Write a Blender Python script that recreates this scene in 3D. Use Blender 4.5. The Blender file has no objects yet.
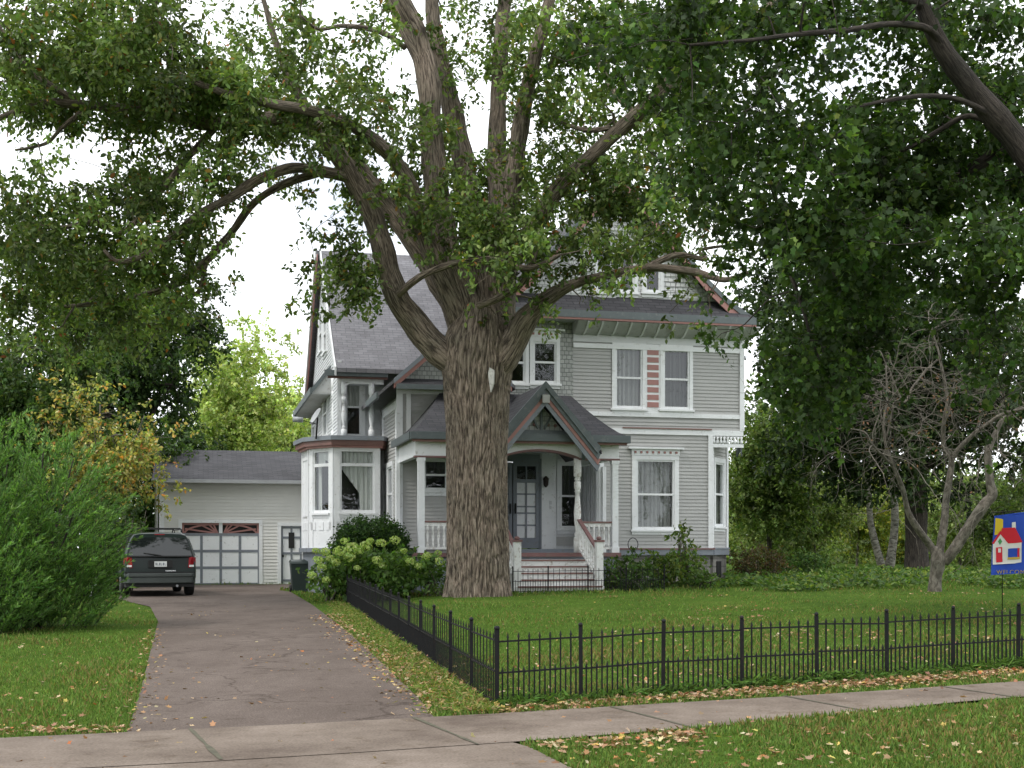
import bpy, math, random
import numpy as np
from mathutils import Vector, Matrix, noise as mnoise
random.seed(7)
RNG = np.random.default_rng(11)
R = math.radians
scene = bpy.context.scene
COL = scene.collection

# ------------------------------------------------------------------ camera
F = 1300.0            # focal length in pixels of a 1024 px wide frame
HY = 547.0            # row of the eye level
ZC = 1.29             # eye height above the ground at the fence corner
cam_d = bpy.data.cameras.new('camera'); cam = bpy.data.objects.new('camera', cam_d)
COL.objects.link(cam); scene.camera = cam
cam_d.sensor_width = 36.0; cam_d.lens = 36.0 * F / 1024.0
cam_d.shift_y = (HY - 384.0) / 1024.0
cam_d.clip_start = 0.1; cam_d.clip_end = 2000
cam.location = (0, 0, ZC); cam.rotation_euler = (R(90), 0, 0)

# ------------------------------------------------------------------ light
SUN_EL, SUN_AZ = 52.0, -128.0      # azimuth measured from +Y clockwise: behind and left of the camera
world = bpy.data.worlds.new('World'); scene.world = world; world.use_nodes = True
wn, wl = world.node_tree.nodes, world.node_tree.links
wn.clear()
wo = wn.new('ShaderNodeOutputWorld')
bg = wn.new('ShaderNodeBackground'); bg.inputs['Strength'].default_value = 0.10
sky = wn.new('ShaderNodeTexSky'); sky.sky_type = 'NISHITA'; sky.sun_disc = False
sky.sun_elevation = R(SUN_EL); sky.sun_rotation = R(SUN_AZ)
cl = wn.new('ShaderNodeBackground'); cl.inputs['Color'].default_value = (0.94, 0.97, 1.0, 1); cl.inputs['Strength'].default_value = 1.45
tc = wn.new('ShaderNodeTexCoord'); nz = wn.new('ShaderNodeTexNoise'); nz.inputs['Scale'].default_value = 3.2; nz.inputs['Detail'].default_value = 6
rp = wn.new('ShaderNodeValToRGB'); rp.color_ramp.elements[0].position = 0.30; rp.color_ramp.elements[1].position = 0.44
rp.color_ramp.elements[0].color = (0.30, 0.30, 0.30, 1)
mx = wn.new('ShaderNodeMixShader')
wl.new(sky.outputs[0], bg.inputs['Color']); wl.new(tc.outputs['Generated'], nz.inputs['Vector'])
wl.new(nz.outputs['Fac'], rp.inputs['Fac']); wl.new(rp.outputs['Color'], mx.inputs['Fac'])
wl.new(bg.outputs[0], mx.inputs[1]); wl.new(cl.outputs[0], mx.inputs[2]); wl.new(mx.outputs[0], wo.inputs['Surface'])
sun_d = bpy.data.lights.new('sun', 'SUN'); sun_d.energy = 1.5; sun_d.angle = R(12); sun_d.color = (1.0, 0.96, 0.9)
sun = bpy.data.objects.new('sun', sun_d); COL.objects.link(sun)
az, el = R(SUN_AZ), R(SUN_EL)
sdir = Vector((math.sin(az) * math.cos(el), math.cos(az) * math.cos(el), math.sin(el)))
sun.rotation_euler = sdir.to_track_quat('Z', 'Y').to_euler()
scene.view_settings.view_transform = 'Standard'; scene.view_settings.look = 'None'
scene.view_settings.exposure = 0.50; scene.view_settings.gamma = 1.0
scene.cycles.max_bounces = 8; scene.cycles.transparent_max_bounces = 12
scene.cycles.diffuse_bounces = 3; scene.cycles.glossy_bounces = 2; scene.cycles.transmission_bounces = 4
scene.cycles.caustics_reflective = False; scene.cycles.caustics_refractive = False
try:
    scene.cycles.use_denoising = True
except Exception:
    pass

# ------------------------------------------------------------------ helpers
def P(px, py, d):
    """a point seen at a pixel, at distance d in front of the camera"""
    return Vector(((px - 512) * d / F, d, ZC + (HY - py) * d / F))

def sstep(t):
    t = min(1.0, max(0.0, t)); return t * t * (3 - 2 * t)

def xf(y):
    return -0.12 - 0.188 * (y - 10.4)

def tz(x, y):
    b = sstep((x - xf(y)) / 2.5)
    return 0.012 * min(12, max(0, x)) + 0.20 * sstep((y - 11) / 17.0) * b

def ground_hit(px, py):
    dx, dz = (px - 512) / F, (HY - py) / F
    d = 8.0
    for _ in range(30):
        d = (ZC - tz(dx * d, d)) / (-dz)
    return Vector((dx * d, d, tz(dx * d, d)))

def tag(o, label=None, cat=None, group=None, kind=None):
    if label: o['label'] = label
    if cat: o['category'] = cat
    if group: o['group'] = group
    if kind: o['kind'] = kind
    return o

def empty(name, loc=(0, 0, 0), rz=0.0):
    o = bpy.data.objects.new(name, None); COL.objects.link(o)
    o.location = loc; o.rotation_euler = (0, 0, rz); o.empty_display_size = 0.2
    return o

class MB:
    def __init__(s, T=None):
        s.v = []; s.f = []; s.uv = []; s.sm = []; s.T = T
    def pt(s, p):
        p = Vector(p)
        if s.T is not None: p = s.T(p) if callable(s.T) else s.T @ p
        s.v.append(tuple(p)); return len(s.v) - 1
    def face(s, idx, uv=None, smooth=False):
        s.f.append(tuple(idx)); s.uv.append(uv); s.sm.append(smooth)
    def poly(s, pts, uv=None):
        s.face([s.pt(p) for p in pts], uv)
    def hexa(s, c):
        i = [s.pt(p) for p in c]
        for q in ((0, 3, 2, 1), (4, 5, 6, 7), (0, 1, 5, 4), (1, 2, 6, 5), (2, 3, 7, 6), (3, 0, 4, 7)):
            s.face([i[k] for k in q])
    def box(s, x0, x1, y0, y1, z0, z1):
        s.hexa([(x0, y0, z0), (x1, y0, z0), (x1, y1, z0), (x0, y1, z0), (x0, y0, z1), (x1, y0, z1), (x1, y1, z1), (x0, y1, z1)])
    def prism(s, pts, off):
        """extrude a polygon by a vector"""
        off = Vector(off); n = len(pts)
        a = [s.pt(p) for p in pts]; b = [s.pt(Vector(p) + off) for p in pts]
        s.face(a[::-1]); s.face(b)
        for k in range(n):
            j = (k + 1) % n; s.face([a[k], a[j], b[j], b[k]])
    def bar(s, p, q, w, h=None, up=(0, 0, 1)):
        p, q = Vector(p), Vector(q); h = h or w
        d = (q - p)
        if d.length < 1e-6: return
        d.normalize(); u = Vector(up)
        if abs(d.dot(u)) > 0.98: u = Vector((0, 1, 0))
        x = d.cross(u).normalized() * w / 2; y = x.cross(d).normalized() * h / 2
        s.hexa([p - x - y, p + x - y, p + x + y, p - x + y, q - x - y, q + x - y, q + x + y, q - x + y])
    def tube(s, pts, rad, n=8, cap=True, smooth=True, disp=None):
        pts = [Vector(p) for p in pts]
        if not hasattr(rad, '__len__'): rad = [rad] * len(pts)
        rings = []; L = 0.0; Ls = []
        t0 = next(((q - pts[0]).normalized() for q in pts[1:] if (q - pts[0]).length > 1e-6), Vector((0, 0, 1))); tp = t0
        u = t0.cross(Vector((0, 1, 0)))
        if u.length < 0.1: u = t0.cross(Vector((1, 0, 0)))
        u.normalize()
        for k, p in enumerate(pts):
            if k: L += (p - pts[k - 1]).length
            Ls.append(L)
            a = pts[max(0, k - 1)]; b = pts[min(len(pts) - 1, k + 1)]
            t = (b - a).normalized() if (b - a).length > 1e-6 else tp
            tp = t
            u = (u - t * u.dot(t)).normalized(); w = t.cross(u)
            ring = []
            for j in range(n):
                th = 2 * math.pi * j / n
                r = rad[k] * (disp(k, th, p, L) if disp else 1.0)
                ring.append(s.pt(p + (u * math.cos(th) + w * math.sin(th)) * r))
            rings.append(ring)
        rm = max(rad)
        for k in range(len(pts) - 1):
            for j in range(n):
                j2 = (j + 1) % n
                a0, a1 = j / n * 6.283 * rm, (j + 1) / n * 6.283 * rm
                s.face([rings[k][j], rings[k][j2], rings[k + 1][j2], rings[k + 1][j]],
                       [(a0, Ls[k]), (a1, Ls[k]), (a1, Ls[k + 1]), (a0, Ls[k + 1])], smooth)
        if cap:
            s.face(rings[0][::-1]); s.face(rings[-1])
    def lathe(s, prof, c=(0, 0, 0), n=12, smooth=True):
        c = Vector(c)
        s.tube([c + Vector((0, 0, z)) for r, z in prof], [max(r, 1e-4) for r, z in prof], n, True, smooth)
    def ball(s, c, r, n=10, m=6, sc=(1, 1, 1)):
        c = Vector(c); rows = []
        for i in range(m + 1):
            ph = math.pi * i / m - math.pi / 2
            rows.append([s.pt((c.x + r * sc[0] * math.cos(ph) * math.cos(2 * math.pi * j / n),
                               c.y + r * sc[1] * math.cos(ph) * math.sin(2 * math.pi * j / n),
                               c.z + r * sc[2] * math.sin(ph))) for j in range(n)])
        for i in range(m):
            for j in range(n):
                s.face([rows[i][j], rows[i][(j + 1) % n], rows[i + 1][(j + 1) % n], rows[i + 1][j]], None, True)
    def build_each(s, name, mat, parent=None):
        """one object per connected piece"""
        par = list(range(len(s.v)))
        def find(i):
            while par[i] != i: par[i] = par[par[i]]; i = par[i]
            return i
        for f in s.f:
            r = find(f[0])
            for i in f[1:]: par[find(i)] = r
        groups = {}
        for k, f in enumerate(s.f): groups.setdefault(find(f[0]), []).append(k)
        out = []
        for g in groups.values():
            m = MB(); mp = {}
            for k in g:
                idx = []
                for i in s.f[k]:
                    if i not in mp: mp[i] = len(m.v); m.v.append(s.v[i])
                    idx.append(mp[i])
                m.face(idx, s.uv[k], s.sm[k])
            out.append(m.build(name, mat, parent))
        return out
    def build(s, name, mat, parent=None, label=None):
        me = bpy.data.meshes.new(name)
        me.from_pydata(s.v, [], s.f)
        me.update()
        uvl = me.uv_layers.new(name='UVMap')
        data = np.zeros((len(me.loops), 2), dtype=np.float32)
        vs = np.array(s.v, dtype=np.float64) if s.v else np.zeros((0, 3))
        for p in me.polygons:
            uv = s.uv[p.index]
            if uv is not None:
                for k, li in enumerate(p.loop_indices): data[li] = uv[k]
            else:
                nrm = p.normal
                h = Vector((0, 0, 1)).cross(nrm)
                if h.length < 1e-3: h = Vector((1, 0, 0))
                h.normalize(); w = nrm.cross(h)
                idx = list(p.vertices); q = vs[idx]
                data[p.loop_start:p.loop_start + len(idx), 0] = q @ np.array(h)
                data[p.loop_start:p.loop_start + len(idx), 1] = q @ np.array(w)
        uvl.data.foreach_set('uv', data.ravel())
        me.polygons.foreach_set('use_smooth', s.sm)
        if mat: me.materials.append(mat)
        o = bpy.data.objects.new(name, me); COL.objects.link(o)
        if parent: o.parent = parent
        if label: o['label'] = label
        return o

# ------------------------------------------------------------------ materials
def new_mat(name):
    m = bpy.data.materials.new(name); m.use_nodes = True
    nt = m.node_tree; nt.nodes.clear()
    out = nt.nodes.new('ShaderNodeOutputMaterial'); b = nt.nodes.new('ShaderNodeBsdfPrincipled')
    nt.links.new(b.outputs[0], out.inputs['Surface'])
    return m, nt, b, out

def ramp(nt, src, stops):
    r = nt.nodes.new('ShaderNodeValToRGB'); e = r.color_ramp.elements
    while len(e) > len(stops): e.remove(e[-1])
    while len(e) < len(stops): e.new(0.5)
    for k, (p, c) in enumerate(stops):
        e[k].position = p; e[k].color = (c[0], c[1], c[2], 1)
    nt.links.new(src, r.inputs['Fac']); return r.outputs['Color']

def tex_noise(nt, scale, detail=4, coord='Object', stretch=None, rough=0.55, dist=0.0):
    t = nt.nodes.new('ShaderNodeTexCoord'); n = nt.nodes.new('ShaderNodeTexNoise')
    n.inputs['Scale'].default_value = scale; n.inputs['Detail'].default_value = detail
    n.inputs['Roughness'].default_value = rough; n.inputs['Distortion'].default_value = dist
    if stretch:
        mp = nt.nodes.new('ShaderNodeMapping'); mp.inputs['Scale'].default_value = stretch
        nt.links.new(t.outputs[coord], mp.inputs['Vector']); nt.links.new(mp.outputs[0], n.inputs['Vector'])
    else:
        nt.links.new(t.outputs[coord], n.inputs['Vector'])
    return n.outputs['Fac']

def mixc(nt, a, b, fac, mode='MIX'):
    m = nt.nodes.new('ShaderNodeMix'); m.data_type = 'RGBA'; m.blend_type = mode
    for sock, val in ((m.inputs[0], fac), (m.inputs[6], a), (m.inputs[7], b)):
        if hasattr(val, 'links'): nt.links.new(val, sock)
        elif isinstance(val, (int, float)): sock.default_value = val
        else: sock.default_value = (val[0], val[1], val[2], 1)
    return m.outputs[2]

def bump(nt, bs, h, dist=0.01, strength=0.6):
    b = nt.nodes.new('ShaderNodeBump'); b.inputs['Strength'].default_value = strength; b.inputs['Distance'].default_value = dist
    nt.links.new(h, b.inputs['Height']); nt.links.new(b.outputs[0], bs.inputs['Normal'])

def paint(name, c, rough=0.55, var=0.12, dirt=0.0, scale=3.0, grain=(1, 1, 1), dirtc=(0.18, 0.16, 0.13)):
    m, nt, b, _ = new_mat(name)
    f = tex_noise(nt, scale, 5, stretch=grain)
    lo = tuple(x * (1 - var) for x in c); hi = tuple(min(0.9, x * (1 + var)) for x in c)
    col = ramp(nt, f, [(0.3, lo), (0.7, hi)])
    if dirt > 0:
        f2 = tex_noise(nt, 9.0, 8, rough=0.7)
        msk = ramp(nt, f2, [(0.60 - dirt * 0.25, (0, 0, 0)), (0.78 - dirt * 0.2, (1, 1, 1))])
        col = mixc(nt, col, dirtc, msk)
    nt.links.new(col, b.inputs['Base Color']); b.inputs['Roughness'].default_value = rough
    bump(nt, b, tex_noise(nt, 30, 3), 0.004, 0.25)
    return m

def brickmat(name, c1, c2, mortar, bw, bh, ms=0.02, rough=0.9, off=0.5, bd=0.01, noise_amt=0.35):
    m, nt, b, _ = new_mat(name)
    t = nt.nodes.new('ShaderNodeTexCoord'); br = nt.nodes.new('ShaderNodeTexBrick')
    nt.links.new(t.outputs['UV'], br.inputs['Vector'])
    br.inputs['Scale'].default_value = 1.0; br.inputs['Brick Width'].default_value = bw; br.inputs['Row Height'].default_value = bh
    br.inputs['Mortar Size'].default_value = ms; br.inputs['Mortar Smooth'].default_value = 0.3; br.offset = off
    br.inputs['Color1'].default_value = (*c1, 1); br.inputs['Color2'].default_value = (*c2, 1); br.inputs['Mortar'].default_value = (*mortar, 1)
    f = tex_noise(nt, 1.3, 6, rough=0.65)
    g = ramp(nt, f, [(0.3, (1 - noise_amt,) * 3), (0.7, (1, 1, 1))])
    col = mixc(nt, br.outputs['Color'], g, 1.0, 'MULTIPLY')
    nt.links.new(col, b.inputs['Base Color']); b.inputs['Roughness'].default_value = rough
    inv = nt.nodes.new('ShaderNodeMath'); inv.operation = 'SUBTRACT'; inv.inputs[0].default_value = 1.0
    nt.links.new(br.outputs['Fac'], inv.inputs[1]); bump(nt, b, inv.outputs[0], bd, 0.8)
    return m

M = {}
M['siding'] = paint('siding paint', (0.405, 0.402, 0.39), 0.6, 0.07, 0.12, 1.2, (1, 1, 3), (0.30, 0.30, 0.28))
M['siding_side'] = paint('pale siding paint', (0.62, 0.63, 0.64), 0.6, 0.06, 0.1, 1.2, (1, 1, 3), (0.4, 0.4, 0.38))
M['white'] = paint('white trim paint', (0.78, 0.79, 0.80), 0.45, 0.05, 0.10, 2.0, (1, 1, 1), (0.42, 0.40, 0.36))
M['white_worn'] = paint('worn white paint', (0.76, 0.76, 0.74), 0.5, 0.08, 0.30, 2.0, (1, 1, 1), (0.32, 0.26, 0.21))
M['bright_white'] = paint('bright door paint', (0.86, 0.87, 0.88), 0.4, 0.02, 0.04)
M['grey_trim'] = paint('blue grey trim', (0.20, 0.22, 0.25), 0.5, 0.08, 0.2, 3)
M['green_trim'] = paint('dark green grey trim', (0.105, 0.125, 0.13), 0.5, 0.1, 0.2, 3, (1, 1, 1), (0.2, 0.2, 0.2))
M['pink'] = paint('dusty pink trim', (0.36, 0.175, 0.155), 0.55, 0.1, 0.2, 3, (1, 1, 1), (0.25, 0.12, 0.11))
M['brown'] = paint('brown trim', (0.20, 0.10, 0.085), 0.55, 0.12, 0.2, 3)
M['darkred'] = paint('dull red porch paint', (0.19, 0.095, 0.09), 0.6, 0.15, 0.3, 3)
M['cove'] = paint('cove panel paint', (0.44, 0.445, 0.44), 0.6, 0.08, 0.2, 2)
M['garage_siding'] = paint('garage siding paint', (0.68, 0.675, 0.645), 0.6, 0.06, 0.0, 1.0)
M['slate'] = brickmat('grey roof shingles', (0.165, 0.16, 0.172), (0.215, 0.21, 0.225), (0.12, 0.118, 0.128), 0.28, 0.12, 0.009, 0.9)
M['shingle_dark'] = brickmat('dark roof shingles', (0.045, 0.044, 0.050), (0.072, 0.070, 0.077), (0.026, 0.026, 0.03), 0.34, 0.145, 0.012, 0.9)
M['scale_white'] = brickmat('white wall shingles', (0.66, 0.67, 0.67), (0.80, 0.81, 0.80), (0.38, 0.38, 0.38), 0.15, 0.12, 0.012, 0.6, 0.5, 0.015, 0.15)
M['scale_grey'] = brickmat('grey wall shingles', (0.34, 0.35, 0.33), (0.46, 0.47, 0.45), (0.22, 0.23, 0.22), 0.13, 0.12, 0.012, 0.6, 0.5, 0.015, 0.15)
M['stone'] = brickmat('foundation stone', (0.26, 0.25, 0.23), (0.36, 0.34, 0.31), (0.20, 0.19, 0.18), 0.5, 0.24, 0.02, 0.9)
M['curtain'] = paint('curtain cloth', (0.27, 0.27, 0.26), 0.9, 0.25, 0, 22.0, (1, 1, 0.02))
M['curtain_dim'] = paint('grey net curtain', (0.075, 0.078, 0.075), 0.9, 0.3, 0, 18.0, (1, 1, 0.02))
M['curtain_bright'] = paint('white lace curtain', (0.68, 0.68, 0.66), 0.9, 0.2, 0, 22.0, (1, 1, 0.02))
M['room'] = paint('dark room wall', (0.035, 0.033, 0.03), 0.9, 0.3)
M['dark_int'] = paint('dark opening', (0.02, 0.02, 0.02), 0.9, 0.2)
M['iron'] = paint('black iron paint', (0.006, 0.006, 0.007), 0.6, 0.3, 0.1, 8, (1, 1, 1), (0.03, 0.018, 0.012))
M['iron'].node_tree.nodes['Principled BSDF'].inputs['Specular IOR Level'].default_value = 0.25
M['metal_grey'] = paint('grey metal', (0.32, 0.33, 0.34), 0.4, 0.1)
M['bin'] = paint('dark green plastic', (0.018, 0.03, 0.028), 0.45, 0.1)
M['wood'] = paint('weathered board', (0.50, 0.50, 0.48), 0.8, 0.15, 0.3, 4, (1, 1, 0.3))
M['rubber'] = paint('tyre rubber', (0.018, 0.018, 0.018), 0.8, 0.2)
M['bumper'] = paint('grey green bumper', (0.05, 0.06, 0.056), 0.5, 0.08)
M['plate'] = paint('plate enamel', (0.72, 0.73, 0.72), 0.35, 0.05)
M['chrome'] = paint('bright metal', (0.55, 0.56, 0.57), 0.25, 0.05)
M['chrome'].node_tree.nodes['Principled BSDF'].inputs['Metallic'].default_value = 0.8

def glass(name, tint=(0.9, 0.93, 0.92), refl=0.16, rough=0.02):
    m = bpy.data.materials.new(name); m.use_nodes = True; nt = m.node_tree; nt.nodes.clear()
    out = nt.nodes.new('ShaderNodeOutputMaterial'); tr = nt.nodes.new('ShaderNodeBsdfTransparent'); gl = nt.nodes.new('ShaderNodeBsdfGlossy')
    lw = nt.nodes.new('ShaderNodeLayerWeight'); lw.inputs['Blend'].default_value = 0.5; fr = nt.nodes.new('ShaderNodeMath'); fr.operation = 'POWER'; fr.inputs[1].default_value = 3.5; nt.links.new(lw.outputs['Facing'], fr.inputs[0])
    ad = nt.nodes.new('ShaderNodeMath'); ad.operation = 'ADD'; ad.inputs[1].default_value = refl
    tr.inputs['Color'].default_value = (*tint, 1); gl.inputs['Roughness'].default_value = rough; gl.inputs['Color'].default_value = (0.9, 0.92, 0.95, 1)
    mxs = nt.nodes.new('ShaderNodeMixShader'); nt.links.new(fr.outputs[0], ad.inputs[0]); nt.links.new(ad.outputs[0], mxs.inputs['Fac'])
    nt.links.new(tr.outputs[0], mxs.inputs[1]); nt.links.new(gl.outputs[0], mxs.inputs[2]); nt.links.new(mxs.outputs[0], out.inputs['Surface'])
    # old panes ripple a little
    bp = nt.nodes.new('ShaderNodeBump'); bp.inputs['Strength'].default_value = 0.25; bp.inputs['Distance'].default_value = 0.02
    nt.links.new(tex_noise(nt, 3.0, 2), bp.inputs['Height']); nt.links.new(bp.outputs[0], gl.inputs['Normal'])
    return m
M['glass'] = glass('window glass', refl=0.07)
M['glass_dark'] = glass('tinted car glass', (0.25, 0.28, 0.27), 0.12)

def carpaint(name, c, rough=0.3):
    m, nt, b, _ = new_mat(name)
    col = ramp(nt, tex_noise(nt, 4, 5), [(0.3, tuple(x * 0.85 for x in c)), (0.7, tuple(x * 1.15 for x in c))])
    nt.links.new(col, b.inputs['Base Color']); b.inputs['Roughness'].default_value = rough
    b.inputs['Coat Weight'].default_value = 0.05; b.inputs['Coat Roughness'].default_value = 0.12; b.inputs['Specular IOR Level'].default_value = 0.28
    return m
M['van'] = carpaint('dark green car paint', (0.004, 0.012, 0.009), 0.30)
M['redlens'] = carpaint('red lens', (0.30, 0.012, 0.02), 0.2)
def flat(name, c, rough=0.6):
    return paint(name, c, rough, 0.05)
for k, c in dict(f_blue=(0.02, 0.07, 0.42), f_red=(0.62, 0.02, 0.035), f_yellow=(0.72, 0.52, 0.03), f_white=(0.74, 0.72, 0.66), f_gold=(0.55, 0.38, 0.06), f_green=(0.08, 0.30, 0.10)).items():
    M[k] = flat('flag cloth ' + k[2:], c, 0.85)

def leafmat(name, transl=0.35, rough=0.55, spec=0.22):
    m, nt, b, out = new_mat(name)
    at = nt.nodes.new('ShaderNodeAttribute'); at.attribute_name = 'tint'
    nt.links.new(at.outputs['Color'], b.inputs['Base Color']); b.inputs['Roughness'].default_value = rough
    b.inputs['Specular IOR Level'].default_value = spec
    tl = nt.nodes.new('ShaderNodeBsdfTranslucent')
    col = mixc(nt, at.outputs['Color'], (1.5, 1.6, 0.7), 1.0, 'MULTIPLY'); nt.links.new(col, tl.inputs['Color'])
    ms = nt.nodes.new('ShaderNodeMixShader'); ms.inputs['Fac'].default_value = transl
    nt.links.new(b.outputs[0], ms.inputs[1]); nt.links.new(tl.outputs[0], ms.inputs[2]); nt.links.new(ms.outputs[0], out.inputs['Surface'])
    return m
M['leaf'] = leafmat('leaf')
M['leaf_dry'] = leafmat('dry leaf', 0.12, 0.8)
M['grassblade'] = leafmat('grass blade', 0.3, 0.8, 0.05)

def barkmat(name, c0, c1, c2, su=26, sv=3.0, bd=0.03):
    m, nt, b, _ = new_mat(name)
    f = tex_noise(nt, 1.0, 7, 'UV', (su, sv, 1), 0.7, 0.6)
    f2 = tex_noise(nt, 2.2, 5)
    col = ramp(nt, f, [(0.41, c0), (0.50, c1), (0.60, c2)])
    g = ramp(nt, f2, [(0.3, (0.7, 0.72, 0.68)), (0.7, (1.05, 1.0, 0.97))])
    col = mixc(nt, col, g, 1.0, 'MULTIPLY')
    nt.links.new(col, b.inputs['Base Color']); b.inputs['Roughness'].default_value = 0.95
    bump(nt, b, f, bd, 1.0)
    return m
M['bark'] = barkmat('furrowed grey brown bark', (0.055, 0.042, 0.033), (0.185, 0.148, 0.115), (0.34, 0.285, 0.23), 24, 3.0, 0.05)
M['bark_dark'] = barkmat('dark bark', (0.025, 0.02, 0.017), (0.055, 0.045, 0.038), (0.09, 0.075, 0.065), 20, 4)
M['bark_crab'] = barkmat('smooth grey brown bark', (0.075, 0.066, 0.054), (0.135, 0.12, 0.10), (0.21, 0.19, 0.165), 8, 6, 0.012)
M['bark_birch'] = barkmat('white birch bark', (0.10, 0.09, 0.08), (0.30, 0.285, 0.26), (0.42, 0.40, 0.37), 3, 9, 0.008)

# ------------------------------------------------------------------ foliage in numpy
LEAF_OVAL = (np.array([(0, 0, 0), (0.35, -0.26, 0.04), (0.75, -0.18, 0.02), (1, 0, -0.05), (0.75, 0.18, 0.02), (0.35, 0.26, 0.04)]), [(0, 1, 2, 3, 4, 5)])
LEAF_RHOMB = (np.array([(0, 0, 0), (0.45, -0.3, 0.05), (1, 0, -0.04), (0.45, 0.3, 0.05)]), [(0, 1, 2, 3)])
LEAF_LOBED = (np.array([(0, 0, 0), (0.10, -0.42, 0.03), (0.30, -0.30, 0.0), (0.55, -0.52, 0.06), (0.60, -0.20, 0.0), (1.0, 0, -0.06),
                        (0.60, 0.20, 0.0), (0.55, 0.52, 0.06), (0.30, 0.30, 0.0), (0.10, 0.42, 0.03)]), [(0, 1, 2, 3, 4, 5, 6, 7, 8, 9)])
LEAF_NARROW = (np.array([(0, 0, 0), (0.4, -0.10, 0.02), (1, 0, 0), (0.4, 0.10, 0.02)]), [(0, 1, 2, 3)])
BLADE = (np.array([(0, -0.07, 0), (0, 0.07, 0), (0.6, 0.05, 0.05), (1, 0, 0.22), (0.6, -0.05, 0.05)]), [(0, 1, 2, 3, 4)])

def norm(a):
    return a / np.maximum(1e-9, np.linalg.norm(a, axis=1))[:, None]

def leaves_obj(name, pos, dirv, nrm, size, tint, mat, tmpl, parent=None):
    pos = np.asarray(pos, float); n = len(pos)
    x = norm(dirv); z = nrm - x * np.sum(nrm * x, axis=1)[:, None]; z = norm(z); y = np.cross(z, x)
    tv, tf = tmpl; k = len(tv)
    V = pos[:, None, :] + size[:, None, None] * (tv[None, :, 0, None] * x[:, None, :] + tv[None, :, 1, None] * y[:, None, :] + tv[None, :, 2, None] * z[:, None, :])
    V = V.reshape(-1, 3)
    me = bpy.data.meshes.new(name)
    me.vertices.add(n * k); me.vertices.foreach_set('co', V.astype(np.float32).ravel())
    fl = tf[0]; m = len(fl)
    me.loops.add(n * m); me.polygons.add(n)
    li = (np.arange(n)[:, None] * k + np.array(fl)[None, :]).ravel()
    me.loops.foreach_set('vertex_index', li.astype(np.int32))
    me.polygons.foreach_set('loop_start', (np.arange(n) * m).astype(np.int32))
    me.update(calc_edges=True)
    at = me.color_attributes.new('tint', 'FLOAT_COLOR', 'POINT')
    c4 = np.ones((n, k, 4), np.float32); c4[:, :, :3] = np.asarray(tint)[:, None, :]
    at.data.foreach_set('color', c4.ravel())
    me.materials.append(mat)
    o = bpy.data.objects.new(name, me); COL.objects.link(o)
    if parent: o.parent = parent
    return o

def tints(n, palette, weights, jit=0.22, rng=None):
    rng = rng or RNG
    pal = np.array(palette); idx = rng.choice(len(pal), n, p=np.array(weights) / sum(weights))
    c = pal[idx] * (1 + rng.normal(0, jit, n))[:, None] * (1 + rng.normal(0, 0.06, (n, 3)))
    return np.clip(c, 0.004, 0.8)

def clump_leaves(clumps, spray_len=(0.25, 0.55), per=12, size=(0.07, 0.12), droop=0.25, up=0.8, rng=None, twigs=None):
    """clumps: (x,y,z, rx,ry,rz, nleaves, shade index). returns pos, dir, nrm, size, clump id"""
    rng = rng or RNG
    PS, DS, NS, SZ, ID = [], [], [], [], []
    for ci, c in enumerate(clumps):
        n = int(c[6]); ns = max(1, n // per)
        o = np.array(c[:3]); rad = np.array(c[3:6])
        a = norm(rng.normal(0, 1, (ns, 3))) * (rng.random(ns) ** 0.45)[:, None]
        st = o + a * rad
        d = norm(a * 1.0 + rng.normal(0, 0.55, (ns, 3)) + np.array([0, 0, -droop]))
        L = rng.uniform(spray_len[0], spray_len[1], ns)
        t = rng.random((ns, per))
        pts = st[:, None, :] + d[:, None, :] * (t * L[:, None])[:, :, None] + rng.normal(0, 0.045, (ns, per, 3))
        pts[:, :, 2] -= (t ** 2) * droop * 0.3
        ld = d[:, None, :] * 0.5 + rng.normal(0, 0.75, (ns, per, 3)) + np.array([0, 0, -0.35])
        nn = rng.normal(0, 0.65, (ns, per, 3)) + np.array([0, 0, up])
        PS.append(pts.reshape(-1, 3)); DS.append(ld.reshape(-1, 3)); NS.append(nn.reshape(-1, 3))
        SZ.append(rng.uniform(size[0], size[1], ns * per)); ID.append(np.full(ns * per, ci))
        if twigs is not None:
            for k in range(0, ns, 2):
                twigs.append((Vector(st[k]), Vector(st[k] + d[k] * L[k] * 0.8)))
    return np.concatenate(PS), norm(np.concatenate(DS)), norm(np.concatenate(NS)), np.concatenate(SZ), np.concatenate(ID)

def connect(mb, nodes, clumps, r0=0.03, rmin=0.008, maxr=None, rng=random, sag=0.12):
    """grow fine branches: every clump centre hangs from the nearest wood already there"""
    pts = [np.array(p) for p, r in nodes]; rad = [r for p, r in nodes]
    A = np.array(pts); Rr = list(rad)
    C = np.array([c[:3] for c in clumps])
    d0 = np.array([np.min(np.linalg.norm(A - c, axis=1)) for c in C])
    for i in np.argsort(d0):
        c = C[i]; D = np.linalg.norm(A - c, axis=1); j = int(np.argmin(D)); p = A[j]; L = D[j]
        if L < 0.05: continue
        r = min(Rr[j] * 0.62, r0, 0.010 + 0.014 * L)
        r = max(rmin, r)
        k = max(2, int(L / 0.45) + 1); off = np.array([rng.gauss(0, 1), rng.gauss(0, 1), rng.gauss(0.4, 1)]) * L * sag
        seq = []
        for q in range(k + 1):
            t = q / k; w = math.sin(math.pi * t)
            jit = np.array([rng.gauss(0, 1) for _ in range(3)]) * 0.03 * L * (0 < q < k)
            seq.append(p + (c - p) * t + off * w + jit)
        rr = [r + (max(rmin * 0.7, r * 0.5) - r) * q / k for q in range(k + 1)]
        mb.tube([Vector(s) for s in seq], rr, 5 if r > 0.012 else 4, False)
        A = np.vstack([A] + [s[None] for s in seq[1:]]); Rr += rr[1:]

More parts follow.
